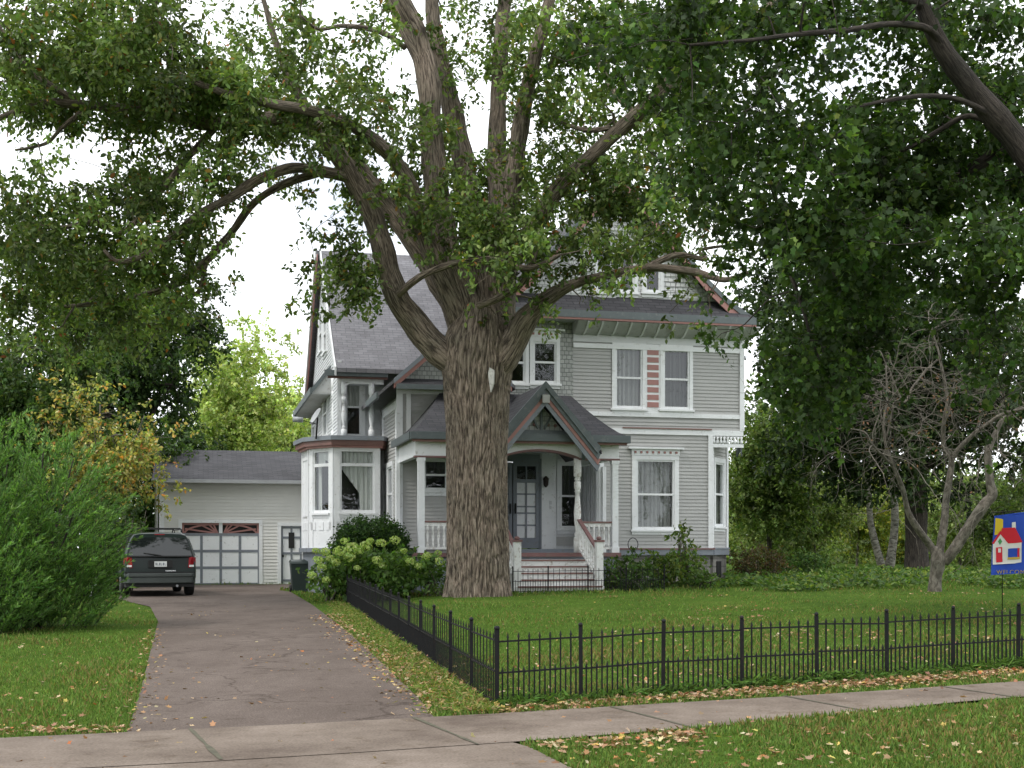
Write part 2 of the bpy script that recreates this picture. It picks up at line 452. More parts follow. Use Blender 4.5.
def tube_tree(mb, limbs, sub=4, nside=14, wob=0.05):
    """limbs as lists of (point, radius); smooth, returns wood nodes"""
    nodes = []
    for limb in limbs:
        pts = [l[0] for l in limb]; rad = [l[1] for l in limb]
        P2, R2 = [], []
        n = len(pts)
        for i in range(n - 1):
            p0 = pts[max(0, i - 1)]; p1 = pts[i]; p2 = pts[i + 1]; p3 = pts[min(n - 1, i + 2)]
            for s in range(sub):
                t = s / sub
                q = 0.5 * ((2 * p1) + (p2 - p0) * t + (2 * p0 - 5 * p1 + 4 * p2 - p3) * t * t + (3 * p1 - p0 - 3 * p2 + p3) * t ** 3)
                r = rad[i] + (rad[i + 1] - rad[i]) * t
                q = q + Vector((mnoise.noise(q * 1.7), mnoise.noise(q * 1.7 + Vector((9, 3, 1))), mnoise.noise(q * 1.7 + Vector((2, 7, 5))))) * wob * min(0.3, r + 0.05)
                P2.append(q); R2.append(r * (1 + 0.14 * mnoise.noise(q * 2.5)))
        P2.append(pts[-1]); R2.append(rad[-1])
        nn = nside if max(rad) > 0.12 else 8 if max(rad) > 0.04 else 6
        def dsp(k, th, p, L, rr=R2):
            v = Vector((math.cos(th) * 1.2, math.sin(th) * 1.2, L * 0.9)) + p * 0.3
            return 1 + 0.10 * mnoise.noise(v)
        mb.tube(P2, R2, nn, True, True, dsp)
        nodes += [(tuple(p), r) for p, r in zip(P2, R2)]
    return nodes

def tree_from_clumps(name, loc, label, limbs, clumps, pal, wts, barkm, leafm, tmpl, lsize, per=12, group=None, droop=0.25,
                     spray=(0.25, 0.55), r0=0.03, jit=0.2, cat='tree', shade=0.25, twig_every=True):
    root = empty(name, loc); tag(root, label, cat, group)
    off = Vector(loc)
    mb = MB(Matrix.Translation(-off))
    nodes = tube_tree(mb, limbs)
    connect(mb, nodes, clumps, r0)
    tw = [] if twig_every else None
    ps, ds, ns, sz, ids = clump_leaves(clumps, spray, per, lsize, droop, 0.8, twigs=tw)
    if tw:
        for a, b in tw: mb.tube([a, b], [0.006, 0.003], 3, False)
    mb.build('trunk', barkm, root)
    t = tints(len(ps), pal, wts, jit)
    cj = 1 + RNG.normal(0, shade, len(clumps)); t = np.clip(t * np.clip(cj, 0.5, 1.7)[ids][:, None], 0.004, 0.8)
    leaves_obj('crown', ps - np.array(off), ds, ns, sz, t, leafm, tmpl, root)
    return root

# ================================================================== SETTING
def grass_mat():
    m, nt, b, _ = new_mat('lawn soil and turf')
    f = tex_noise(nt, 0.6, 8, rough=0.65); f2 = tex_noise(nt, 14, 6, rough=0.7)
    c = ramp(nt, f, [(0.30, (0.050, 0.095, 0.014)), (0.55, (0.075, 0.135, 0.020)), (0.75, (0.115, 0.145, 0.032))])
    g = ramp(nt, f2, [(0.35, (0.45, 0.45, 0.40)), (0.6, (1, 1, 1))])
    nt.links.new(mixc(nt, c, g, 1.0, 'MULTIPLY'), b.inputs['Base Color']); b.inputs['Roughness'].default_value = 1.0; b.inputs['Specular IOR Level'].default_value = 0.03
    bump(nt, b, f2, 0.03, 0.8); return m
def concrete_mat():
    m, nt, b, _ = new_mat('old sidewalk concrete')
    f = tex_noise(nt, 0.9, 8, rough=0.7); f2 = tex_noise(nt, 55, 4)
    c = ramp(nt, f, [(0.30, (0.105, 0.080, 0.064)), (0.50, (0.172, 0.138, 0.112)), (0.72, (0.25, 0.205, 0.170))])
    g = ramp(nt, f2, [(0.35, (0.72, 0.72, 0.72)), (0.6, (1, 1, 1))])
    st = ramp(nt, tex_noise(nt, 3.2, 9, rough=0.75), [(0.55, (1, 1, 1)), (0.68, (0.66, 0.62, 0.56))]); c = mixc(nt, c, st, 1.0, 'MULTIPLY')
    nt.links.new(mixc(nt, c, g, 1.0, 'MULTIPLY'), b.inputs['Base Color']); b.inputs['Roughness'].default_value = 0.95; b.inputs['Specular IOR Level'].default_value = 0.15
    bump(nt, b, f2, 0.004, 0.5); return m
def asphalt_mat():
    m, nt, b, _ = new_mat('worn driveway asphalt')
    f = tex_noise(nt, 0.45, 8, stretch=(1, 0.45, 1), rough=0.75); f2 = tex_noise(nt, 70, 3); f3 = tex_noise(nt, 5.0, 9, rough=0.75)
    c = ramp(nt, f, [(0.30, (0.078, 0.060, 0.050)), (0.5, (0.118, 0.093, 0.079)), (0.70, (0.165, 0.133, 0.115))])
    g = ramp(nt, f2, [(0.33, (0.6, 0.6, 0.6)), (0.55, (1, 1, 1)), (0.75, (1.3, 1.3, 1.3))])
    c = mixc(nt, c, g, 1.0, 'MULTIPLY')
    s = ramp(nt, f3, [(0.56, (1, 1, 1)), (0.66, (0.60, 0.57, 0.53))])
    vo = nt.nodes.new('ShaderNodeTexVoronoi'); vo.feature = 'DISTANCE_TO_EDGE'; vo.inputs['Scale'].default_value = 0.42; tcc = nt.nodes.new('ShaderNodeTexCoord')
    mpn = nt.nodes.new('ShaderNodeVectorMath'); mpn.operation = 'ADD'; nn_ = nt.nodes.new('ShaderNodeTexNoise'); nn_.inputs['Scale'].default_value = 1.6; nn_.inputs['Detail'].default_value = 6
    nt.links.new(tcc.outputs['Object'], nn_.inputs['Vector']); nt.links.new(tcc.outputs['Object'], mpn.inputs[0]); nt.links.new(nn_.outputs['Color'], mpn.inputs[1]); nt.links.new(mpn.outputs[0], vo.inputs['Vector'])
    crk = ramp(nt, vo.outputs['Distance'], [(0.0, (0.45, 0.42, 0.40)), (0.012, (1, 1, 1))]); c = mixc(nt, c, crk, 0.8, 'MULTIPLY')
    nt.links.new(mixc(nt, c, s, 1.0, 'MULTIPLY'), b.inputs['Base Color']); b.inputs['Roughness'].default_value = 0.92; b.inputs['Specular IOR Level'].default_value = 0.15
    bump(nt, b, f2, 0.006, 0.6); return m
M['turf'] = grass_mat(); M['concrete'] = concrete_mat(); M['asphalt'] = asphalt_mat()
M['joint'] = paint('dirt in the joints', (0.07, 0.065, 0.04), 0.95, 0.3, 0, 12)

def grid_sheet(name, xs, ys, lift, mat, inside=None):
    mb = MB(); ids = {}
    for i, x in enumerate(xs):
        for j, y in enumerate(ys):
            ids[i, j] = mb.pt((x, y, tz(x, y) + lift))
    for i in range(len(xs) - 1):
        for j in range(len(ys) - 1):
            mb.face([ids[i, j], ids[i + 1, j], ids[i + 1, j + 1], ids[i, j + 1]], None, True)
    return tag(mb.build(name, mat), kind='structure')
xs = sorted(set([-400, -200, -120, -80, -60, -45, -35] + [x * 0.8 for x in range(-35, 50)] + [45, 60, 80, 120, 200, 400]))
ys = sorted(set([-60, -30, -10, -4] + [y * 0.8 for y in range(0, 70)] + [60, 70, 80, 100, 140, 200, 300, 500, 900]))
grid_sheet('ground', xs, ys, 0.0, M['turf'])

def in_poly(x, y, poly):
    c = False; n = len(poly); j = n - 1
    for i in range(n):
        xi, yi = poly[i][0], poly[i][1]; xj, yj = poly[j][0], poly[j][1]
        if (yi > y) != (yj > y) and x < (xj - xi) * (y - yi) / (yj - yi) + xi: c = not c
        j = i
    return c

def strip_sheet(name, left, right, lift, mat, nw=10, nl=60):
    """a sheet between two polylines of (x, y); follows the terrain"""
    def along(pl, t):
        L = [0]
        for a, b in zip(pl, pl[1:]): L.append(L[-1] + math.hypot(b[0] - a[0], b[1] - a[1]))
        s = t * L[-1]
        for k in range(len(pl) - 1):
            if s <= L[k + 1] + 1e-9:
                u = (s - L[k]) / (L[k + 1] - L[k]); return (pl[k][0] + (pl[k + 1][0] - pl[k][0]) * u, pl[k][1] + (pl[k + 1][1] - pl[k][1]) * u)
        return pl[-1]
    mb = MB(); ids = {}
    for i in range(nl + 1):
        a = along(left, i / nl); b = along(right, i / nl)
        for j in range(nw + 1):
            x = a[0] + (b[0] - a[0]) * j / nw; y = a[1] + (b[1] - a[1]) * j / nw
            ids[i, j] = mb.pt((x, y, tz(x, y) + lift))
    for i in range(nl):
        for j in range(nw):
            mb.face([ids[i, j], ids[i, j + 1], ids[i + 1, j + 1], ids[i + 1, j]], None, True)
    return tag(mb.build(name, mat), kind='structure')

def gh(px, py):
    g = ground_hit(px, py); return (g.x, g.y)
# sidewalk runs obliquely in front of the lot
SD = Vector((0.932, 0.362)); SN = Vector((-0.362, 0.932)); S0 = Vector((-0.62, 9.72))
def sw(t, o):
    v = S0 + SD * t + SN * o; return (v.x, v.y)
SWW = 1.42
def swid(t):
    return 1.42 - 0.56 * min(1.0, max(0.0, (t - 0.6) / 4.6))
far_edge = [sw(t, 0.0 + 0.03 * math.sin(t * 1.3)) for t in range(-30, 40)]
near_edge = [sw(t, -swid(t) + 0.04 * math.sin(t * 1.7 + 1)) for t in range(-30, 40)]
strip_sheet('sidewalk', far_edge, near_edge, 0.020, M['concrete'], 6, 140)
# driveway
garage_x0, garage_y = -12.2, 45.0
dl = [gh(126, 738), gh(141, 690), gh(151, 650), gh(158, 622), gh(150, 607), gh(118, 600), (-11.6, 38.5), (-11.9, 43.6)]
dr = [gh(440, 726), gh(419, 700), gh(383, 665), gh(345, 630), gh(312, 605), gh(290, 592), (-6.9, 38.5), (-7.15, 44.9)]
strip_sheet('driveway', dl, dr, 0.012, M['asphalt'], 14, 90)
DRIVE_POLY = dl + dr[::-1]
# concrete apron from the sidewalk towards the street
apl = [sw(-3.4, -SWW + 0.35), (-4.0, 5.5), (-4.6, 3.0)]
apr = [gh(500, 742), gh(527, 748), gh(566, 768), (1.1, 5.0), (1.9, 3.0)]
strip_sheet('driveway_apron', apl, apr, 0.016, M['concrete'], 8, 30)
APRON_POLY = apl + apr[::-1]
SIDE_POLY = [sw(-30, 0), sw(40, 0), sw(40, -swid(40)), sw(5.2, -swid(5.2)), sw(0.6, -SWW), sw(-30, -SWW)]
# street behind the camera
# the street lies behind the photographer
st = [sw(t, -7.2) for t in range(-60, 61, 4)]; st2 = [sw(t, -15.0) for t in range(-60, 61, 4)]
strip_sheet('street', st, st2, 0.015, M['asphalt'], 6, 60)
# joints between the slabs: dirt and weeds
mb = MB()
for t in (-9.4, -7.9, -6.4, -4.9, -3.4, -1.75, -0.12, 1.5, 3.1, 4.7, 6.3, 7.9, 9.5, 11.1):
    a = Vector(sw(t, 0.0)); b = Vector(sw(t + 0.0, -swid(t))); n = 14
    prev = None
    for k in range(n + 1):
        p = a + (b - a) * k / n; w = 0.014 + 0.012 * mnoise.noise(Vector((p.x * 4, p.y * 4, 1)))
        q0 = p - SD * w; q1 = p + SD * w
        if prev: mb.poly([(prev[0].x, prev[0].y, tz(*prev[0]) + 0.024), (prev[1].x, prev[1].y, tz(*prev[1]) + 0.024), (q1.x, q1.y, tz(q1.x, q1.y) + 0.024), (q0.x, q0.y, tz(q0.x, q0.y) + 0.024)][::-1])
        prev = (q0, q1)
p0 = Vector(gh(440, 752)); p1 = Vector(gh(545, 744))
tag(mb.build('sidewalk_joints', M['joint']), kind='structure')

# ================================================================== HOUSE
TH = R(13.5)
OX, OY = 3.594, 36.5
ct, sn = math.cos(TH), math.sin(TH)
def fac(px, py, b):
    k = (px - 512) / F
    ox, oy = OX - b * sn, OY + b * ct
    a = (k * oy - ox) / (ct - k * sn)
    d = oy + a * sn
    return a, ZC + (HY - py) * d / F
def fa(px, b): return fac(px, 0, b)[0]
def fz(px, py, b): return fac(px, py, b)[1]
def side_b(px, a):
    """b of the point of the wall plane a=const seen in column px"""
    k = (px - 512) / F
    ax, ay = OX + a * ct, OY + a * sn
    return (k * ay - ax) / (-sn - k * ct)
def side_z(py, a, b):
    return ZC + (HY - py) * (OY + a * sn + b * ct) / F
def w2h(x, y):
    dx, dy = x - OX, y - OY
    return dx * ct + dy * sn, -dx * sn + dy * ct

house = tag(empty('house', (OX, OY, 0), TH), 'large grey and white Victorian house with pink trim, steep grey roof and front porch', 'house')
GZ = 0.10

def lap(mb, u0, u1, z0, z1, T, openings=(), clip=None, ex=0.099, depth=0.024, thick=0.10):
    """lapped boards on a wall: T maps (u, out, z) to house space"""
    z = z0
    while z < z1 - 0.01:
        zt = min(z + ex, z1); zm = (z + zt) / 2
        segs = [(u0, u1)]
        if clip:
            c = clip(zm)
            if c is None: z = zt; continue
            segs = [(max(u0, c[0]), min(u1, c[1]))]
        for (a0, a1, c0, c1) in openings:
            if zt > c0 and z < c1:
                ns = []
                for s0, s1 in segs:
                    if a1 <= s0 or a0 >= s1: ns.append((s0, s1)); continue
                    if a0 > s0: ns.append((s0, a0))
                    if a1 < s1: ns.append((a1, s1))
                segs = ns
        for s0, s1 in segs:
            if s1 - s0 < 0.01: continue
            mb.hexa([T(s0, depth, z), T(s1, depth, z), T(s1, -thick, z), T(s0, -thick, z),
                     T(s0, 0.004, zt), T(s1, 0.004, zt), T(s1, -thick, zt), T(s0, -thick, zt)])
        z = zt

def front_T(b):
    return lambda u, o, z: Vector((u, b - o, z))
def left_T(a):
    # wall facing left (-a): u runs along +b
    return lambda u, o, z: Vector((a - o, u, z))
def ang_T(p, q):
    p, q = Vector(p), Vector(q); d = (q - p).normalized(); n = Vector((d.y, -d.x))
    return lambda u, o, z: Vector((p.x + d.x * u + n.x * o, p.y + d.y * u + n.y * o, z))
def tb(mb, T, u0, u1, o0, o1, z0, z1):
    mb.hexa([T(u0, o1, z0), T(u1, o1, z0), T(u1, o0, z0), T(u0, o0, z0), T(u0, o1, z1), T(u1, o1, z1), T(u1, o0, z1), T(u0, o0, z1)])

def window(T, u0, u1, z0, z1, parent, trim=0.115, style='sash', curtain='curtain_dim', cstyle='full', header=None, trim_mat='white', trim_l=None, trim_r=None, back=0.55, name='window', sill=True, transom=0.0):
    tl = trim if trim_l is None else trim_l; tr_ = trim if trim_r is None else trim_r
    mb = MB()
    e = 0.002
    if tl: tb(mb, T, u0 - tl, u0, -0.06, 0.052, z0 - 0.02, z1 + 0.0)
    if tr_: tb(mb, T, u1, u1 + tr_, -0.06, 0.052, z0 - 0.02, z1 + 0.0)
    tb(mb, T, u0 - tl, u1 + tr_, -0.06, 0.056, z1, z1 + 0.13)
    if sill:
        tb(mb, T, u0 - tl - 0.04, u1 + tr_ + 0.04, -0.06, 0.10, z0 - 0.075, z0 - 0.02)
        tb(mb, T, u0 - tl, u1 + tr_, -0.06, 0.045, z0 - 0.16, z0 - 0.075)
    if header:
        tb(mb, T, u0 - tl - 0.02, u1 + tr_ + 0.02, 0.0, 0.075, z1 + 0.13, z1 + 0.30)
        tb(mb, T, u0 - tl - 0.12, u1 + tr_ + 0.12, 0.0, 0.16, z1 + 0.30, z1 + 0.35)
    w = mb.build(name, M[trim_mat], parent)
    if header:
        mb = MB(); n = int((u1 - u0 + tl + tr_) / 0.17)
        for k in range(n):
            uc = u0 - tl + (k + 0.5) * (u1 - u0 + tl + tr_) / n
            tb(mb, T, uc - 0.03, uc + 0.03, 0.06, 0.095, z1 + 0.18, z1 + 0.24)
        mb.build_each('dentil', M['pink'], w)
    # sash
    mb = MB(); s = 0.05; zm = (z0 + z1) / 2; g = 0.025
    zt_ = z1 - transom if transom else z1
    if transom:
        tb(mb, T, u0, u1, -0.05, 0.02, zt_ - 0.04, zt_ + 0.05)
    tb(mb, T, u0, u0 + s, -0.045, g, z0 - 0.02, z1); tb(mb, T, u1 - s, u1, -0.045, g, z0 - 0.02, z1)
    tb(mb, T, u0 + s, u1 - s, -0.045, g, z0 - 0.02, z0 + 0.06); tb(mb, T, u0 + s, u1 - s, -0.045, g, z1 - s, z1)
    if style == 'sash': tb(mb, T, u0 + s, u1 - s, -0.05, g + 0.01, zm - 0.028, zm + 0.028)
    if style == 'lace': tb(mb, T, u0 + s, u1 - s, -0.05, g + 0.01, zm - 0.028, zm + 0.028)
    mb.build('sash', M['white'], w)
    mb = MB(); mb.poly([T(u0 + 0.01, -0.015, z0), T(u1 - 0.01, -0.015, z0), T(u1 - 0.01, -0.015, z1 - 0.01), T(u0 + 0.01, -0.015, z1 - 0.01)]); mb.build('pane', M['glass'], w)
    if curtain:
        mb = MB(); n = max(10, int((u1 - u0) / 0.045)); zt = z1 - 0.02
        def wave(uc): return -0.13 - 0.03 * math.sin(uc * 46) - 0.012 * math.sin(uc * 113 + 1)
        def strip(ua, ub, lowf, topf=lambda t: zt):
            n = max(4, int((ub - ua) / 0.022)); prev = None
            for k in range(n + 1):
                uc = ua + (ub - ua) * k / n; t = k / n
                a = T(uc, wave(uc), lowf(t)); b = T(uc, wave(uc), topf(t))
                if prev: mb.poly([prev[0], a, b, prev[1]])
                prev = (a, b)
        if cstyle == 'full': strip(u0, u1, lambda t: z0)
        elif cstyle == 'upper': strip(u0, u1, lambda t: zm); 
        elif cstyle == 'swag':      # two curtains drawn to the sides
            W = u1 - u0; H = z1 - z0
            strip(u0, u0 + W * 0.42, lambda t: z0 if t < 0.62 else z1 - H * (0.32 - 0.1 * t))
            strip(u0 + W * 0.42, u1, lambda t: z1 - H * (0.14 + 0.1 * t))
        elif cstyle == 'right_swag':
            W = u1 - u0; H = z1 - z0
            strip(u0, u1, lambda t: z0 if t > 0.60 else z1 - H * (0.26 + 0.75 * t))
        elif cstyle == 'valance': strip(u0, u1, lambda t: z1 - 0.28)
        mb.build('curtain', M[curtain], w)
    # the dim room behind the glass
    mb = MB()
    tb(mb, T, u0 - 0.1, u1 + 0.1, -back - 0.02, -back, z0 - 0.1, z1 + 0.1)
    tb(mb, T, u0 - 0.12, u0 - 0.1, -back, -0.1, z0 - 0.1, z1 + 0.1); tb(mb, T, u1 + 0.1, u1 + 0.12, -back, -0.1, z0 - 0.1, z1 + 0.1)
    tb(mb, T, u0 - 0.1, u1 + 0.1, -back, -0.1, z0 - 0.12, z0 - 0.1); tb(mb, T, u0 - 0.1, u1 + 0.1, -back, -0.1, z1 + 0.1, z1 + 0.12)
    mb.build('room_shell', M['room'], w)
    return w

# ---- right block, plane b = 0
BF = 0.0
aR0, aR1 = -4.0, fa(742, BF); aCH = fa(711, BF)
zWT = fz(680, 548, BF)            # floor line
zB1 = fz(680, 434, BF)            # belt over the ground floor
zB2 = fz(650, 415, BF)
zEV = fz(640, 318, BF)            # eave
zGF = fz(640, 298, BF)            # foot of the gable
T0 = front_T(BF)
def rect(px0, px1, py0, py1, b):
    pm = (px0 + px1) / 2
    return fa(px0, b), fa(px1, b), fz(pm, py1, b), fz(pm, py0, b)
w1 = rect(636, 674, 460, 529, BF); w2 = rect(615, 642, 348, 408, BF); w3 = rect(663, 689, 350, 409, BF)
w4 = rect(503, 525, 342, 383, BF); w5 = rect(533, 556, 342, 383, BF)
wall = MB()
aS = fa(600, BF)
lap(wall, aS, aCH, zWT, zB1, T0, [w1])
aSH = fa(573, BF)
lap(wall, aS, aCH - 0.0, zB1 + 0.12, zB2 - 0.06, T0)
lap(wall, aCH, aR1, zB1 + 0.12, zB2 - 0.06, T0)
lap(wall, aR0, aS, fz(560, 437, BF), zB2 - 0.06, T0)
lap(wall, aSH, aR1, zB2 + 0.06, fz(640, 344, BF), T0, [w2, w3, (w2[1], w3[0], w2[2], w2[3])])
# right side wall of the block and its left side wall above the wing
lap(wall, 0.0, 9.5, zB1, zEV, lambda u, o, z: Vector((aR1 + o, u, z)))
lap(wall, 1.6, 9.5, zWT, zB1, lambda u, o, z: Vector((aR1 + o, u, z)))
lap(wall, 0.0, 9.5, 4.6, zEV, left_T(aR0))
wall.build('wall', M['siding'], house)
# shingled field left of the siding
mb = MB(); zt = zEV; zl = fz(540, 394, BF)
def holes_box(mb, T, u0, u1, z0, z1, ops, o0=-0.1, o1=0.012):
    us = sorted(set([u0, u1] + [o for w in ops for o in (w[0], w[1]) if u0 < o < u1])); zs = sorted(set([z0, z1] + [o for w in ops for o in (w[2], w[3]) if z0 < o < z1]))
    for i in range(len(us) - 1):
        for j in range(len(zs) - 1):
            uc, zc = (us[i] + us[i + 1]) / 2, (zs[j] + zs[j + 1]) / 2
            if any(w[0] < uc < w[1] and w[2] < zc < w[3] for w in ops): continue
            tb(mb, T, us[i], us[i + 1], o0, o1, zs[j], zs[j + 1])
holes_box(mb, T0, aR0, aSH, zB2 + 0.05, zt, [w4, w5])
mb.build('shingle_wall', M['scale_grey'], house)
# gable wall
gC = fa(617, BF); gA = 11.55
gw = [rect(596, 612, 250, 292, BF), rect(619, 634, 250, 292, BF), rect(645, 660, 247, 292, BF)]
prof = [(0.0, gA), (0.9, gA - 1.02), (1.8, gA - 2.05), (2.55, gA - 2.88), (3.1, gA - 3.36), (3.55, gA - 3.68), (3.95, gA - 3.90)]
def gable_half(z):
    for (h0, za), (h1, zb) in zip(prof, prof[1:]):
        if zb <= z <= za: return h0 + (h1 - h0) * (za - z) / (za - zb)
    return prof[-1][0]
mb = MB(); z = zGF - 0.1
while z < gA - 0.15:
    zt2 = min(z + 0.15, gA - 0.1); hw0 = gable_half(z + 0.02) - 0.05; hw1 = max(0.02, gable_half(zt2) - 0.05)
    segs = [(gC - hw0, gC + hw0, gC - hw1, gC + hw1)]
    for w in gw:
        if zt2 > w[2] and z < w[3]:
            ns = []
            for s in segs:
                if w[0] > s[0] and w[1] < s[1]: ns += [(s[0], w[0], s[2], w[0]), (w[1], s[1], w[1], s[3])]
                else: ns.append(s)
            segs = ns
    for s in segs:
        mb.hexa([(s[0], -0.03, z), (s[1], -0.03, z), (s[1], 0.1, z), (s[0], 0.1, z), (s[2], -0.005, zt2), (s[3], -0.005, zt2), (s[3], 0.1, zt2), (s[2], 0.1, zt2)])
    z = zt2
mb.build('gable_wall', M['scale_white'], house)
for w in gw: window(T0, *w, house, 0.10, curtain=None)
# main cross roof over the right block (profile swept back along b)
mb = MB(); th = 0.12
for sgn in (-1, 1):
    for (h0, za), (h1, zb) in zip(prof, prof[1:]):
        a0, a1 = gC + sgn * h0, gC + sgn * h1
        q = [(a0, -0.42, za + 0.12), (a1, -0.42, zb + 0.12), (a1, 10.0, zb + 0.12), (a0, 10.0, za + 0.12)]
        if sgn < 0: q = q[::-1]
        mb.prism(q, (0, 0, -th))
roof_r = mb.build('roof', M['shingle_dark'], house)
for sgn in (-1, 1):          # rake boards, dark edge with a pink board under it
    mb = MB(); mp_ = MB()
    for (h0, za), (h1, zb) in zip(prof, prof[1:]):
        a0, a1 = gC + sgn * h0, gC + sgn * h1
        mb.prism([(a0, -0.46, za + 0.14), (a1, -0.46, zb + 0.14), (a1, -0.46, zb - 0.03), (a0, -0.46, za - 0.03)], (0, 0.06, 0))
        mp_.prism([(a0, -0.43, za - 0.03), (a1, -0.43, zb - 0.03), (a1, -0.43, zb - 0.24), (a0, -0.43, za - 0.24)], (0, 0.05, 0))
    mb.build('rake_board', M['green_trim'], house); mp_.build('rake_board', M['pink'], house)
# pent roof strip, fascia with pink line, coved soffit with ribs
pA0, pA1 = -4.45, fa(755, -0.55)
mb = MB()
mb.prism([(pA0, -0.62, zEV), (pA1, -0.62, zEV), (pA1 - 0.45, 0.02, zGF + 0.02), (pA0, 0.02, zGF + 0.02)], (0, 0, -0.10))
mb.build('pent_roof', M['shingle_dark'], house)
mb = MB(); mb.box(pA0, pA1, -0.655, -0.60, zEV - 0.17, zEV + 0.03); mb.box(pA1 - 0.05, pA1 + 0.0, -0.60, 9.9, zEV - 0.17, zEV + 0.03)
mb.build('fascia', M['green_trim'], house)
mb = MB(); mb.box(pA0, pA1, -0.64, -0.61, zEV - 0.225, zEV - 0.17); mb.build('fascia_band', M['pink'], house)
zC1, zC0 = zEV - 0.24, fz(640, 337, BF)
mb = MB(); N = 7
cv = [(-0.60 + 0.58 * (k / N), zC1 - (zC1 - zC0) * (math.sin(k / N * math.pi / 2)) ** 1.0) for k in range(N + 1)]
for (b0, z0), (b1, z1) in zip(cv, cv[1:]):
    mb.prism([(aSH, b0, z0), (aR1 + 0.30 * (-b0 / 0.6), b0, z0), (aR1 + 0.30 * (-b1 / 0.6) + 0.02, b1, z1), (aSH, b1, z1)], (0, 0.03, 0.03))
mb.prism([(aSH - 0.02, b, z + 0.02) for b, z in cv] + [(aSH - 0.02, 0.0, zC1 + 0.03)], (0.03, 0, 0)); mb.build('coved_soffit', M['cove'], house)
mb = MB(); mb.box(pA0 + 0.02, aSH, -0.60, 0.0, zEV - 0.22, zEV - 0.18); mb.build('soffit', M['cove'], house)
mb = MB(); k = 0; a = aSH + 0.25
while a < aR1:
    mb = MB(); pl_ = [(b - 0.02, z - 0.02) for b, z in cv]
    mb.prism([(a, b, z) for b, z in pl_] + [(a, b + 0.05, z + 0.05) for b, z in pl_[::-1]], (0.045, 0, 0)); mb.build('cove_rib', M['white'], house)
    a += 0.415
pass
mb = MB()
tb(mb, T0, aSH, aR1 + 0.03, 0.0, 0.045, fz(640, 344, BF), zC0 + 0.03)
mb.build('frieze_board', M['siding_side'], house)
mb = MB()
tb(mb, T0, aSH, aR1, 0.0, 0.058, fz(640, 350, BF) , fz(640, 345.5, BF))
tb(mb, T0, aSH, aR1, 0.0, 0.05, zB2 - 0.06, zB2 + 0.06)
tb(mb, T0, aS - 0.02, aR1 + 0.02, 0.0, 0.055, zB1 - 0.03, zB1 + 0.12)
tb(mb, T0, aCH - 0.10, aCH + 0.04, 0.0, 0.062, zWT, zB1 - 0.03)
tb(mb, T0, aR1 - 0.09, aR1 + 0.05, 0.0, 0.066, zB1 + 0.12, zC0)
tb(mb, T0, aS - 0.06, aS + 0.10, 0.0, 0.05, zWT, zB1 - 0.03)
mb.build_each('trim_board', M['white'], house)
mb = MB(); tb(mb, T0, fa(622, BF), aCH, 0.05, 0.085, zB1 + 0.12, zB1 + 0.155); mb.build('belt_cap', M['brown'], house)
window(T0, *w1, house, 0.13, curtain='curtain', cstyle='full', header=True)
window(T0, *w2, house, 0.10, curtain='curtain', cstyle='full')
window(T0, *w3, house, 0.10, curtain='curtain_dim', cstyle='full')
window(T0, *w4, house, 0.10, curtain=None, header=True); window(T0, *w5, house, 0.10, curtain='curtain_dim', cstyle='valance', header=True)
# pink panels between the two upper windows
pw = (w2[1] + 0.10, w3[0] - 0.10, w2[2] - 0.0, w2[3])
mb = MB(); tb(mb, T0, pw[0], pw[1], -0.06, 0.035, pw[2] - 0.16, pw[3] + 0.12); pan = mb.build('panel', M['white'], house)
n = 8
mb = MB()
for k in range(n):
    z0 = pw[2] + (pw[3] - pw[2]) * (k + 0.16) / n; z1 = pw[2] + (pw[3] - pw[2]) * (k + 0.84) / n
    tb(mb, T0, pw[0] + 0.045, pw[1] - 0.045, 0.03, 0.05, z0, z1)
mb.build_each('pink_panel', M['pink'], pan)
# water table and foundation
mb = MB(); tb(mb, T0, aS + 0.1, aCH + 0.04, 0.0, 0.10, zWT - 0.20, zWT - 0.04)
tb(mb, T0, aS + 0.1, aCH + 0.04, -0.05, 0.075, zWT - 0.04, zWT + 0.0)
mb.build('water_table', M['grey_trim'], house)
mb = MB(); tb(mb, T0, aS + 0.1, aCH + 0.08, 0.10, 0.125, zWT - 0.045, zWT - 0.005); mb.build('water_table_line', M['darkred'], house)
mb = MB(); mb.box(aR0, aCH, 0.05, 9.4, -0.3, zWT - 0.2); mb.box(aCH, aR1 - 0.1, 0.9, 9.4, -0.3, zWT - 0.2)
mb.build('foundation', M['stone'], house)
# cut-off corner at the right of the ground floor
c0 = (aCH, BF); c1 = (aR1 - 0.08, 0.98)
TC = ang_T(c0, c1); LC = math.hypot(c1[0] - c0[0], c1[1] - c0[1])
zc0, zc1 = fz(722, 526, 0.5), fz(722, 463, 0.5)
mb = MB(); lap(mb, 0.0, LC, zWT, zB1, TC, [(0.28, LC - 0.30, zc0, zc1)]); mb.build('corner_wall', M['siding'], house)
window(TC, 0.28, LC - 0.30, zc0, zc1, house, 0.12, curtain='curtain', cstyle='full')
mb = MB(); tb(mb, TC, 0.02, 0.12, 0.0, 0.05, zWT, zB1); tb(mb, TC, LC - 0.08, LC + 0.06, 0.0, 0.06, zWT, zB1); mb.build('corner_board', M['white'], house)
mb = MB(); tb(mb, TC, 0.0, LC, -0.05, 0.10, zWT - 0.20, zWT - 0.02); tb(mb, TC, 0.0, LC, 0.0, 0.12, zWT - 0.03, zWT + 0.01); mb.build('water_table', M['grey_trim'], house)
mb = MB(); tb(mb, TC, 0.25, LC, -0.3, -0.02, -0.3, zWT - 0.2); mb.build('foundation', M['stone'], house)
mb = MB(); tb(mb, TC, 0.5, 0.86, -0.05, 0.015, 0.35, 0.88); mb.build('basement_opening', M['dark_int'], house)
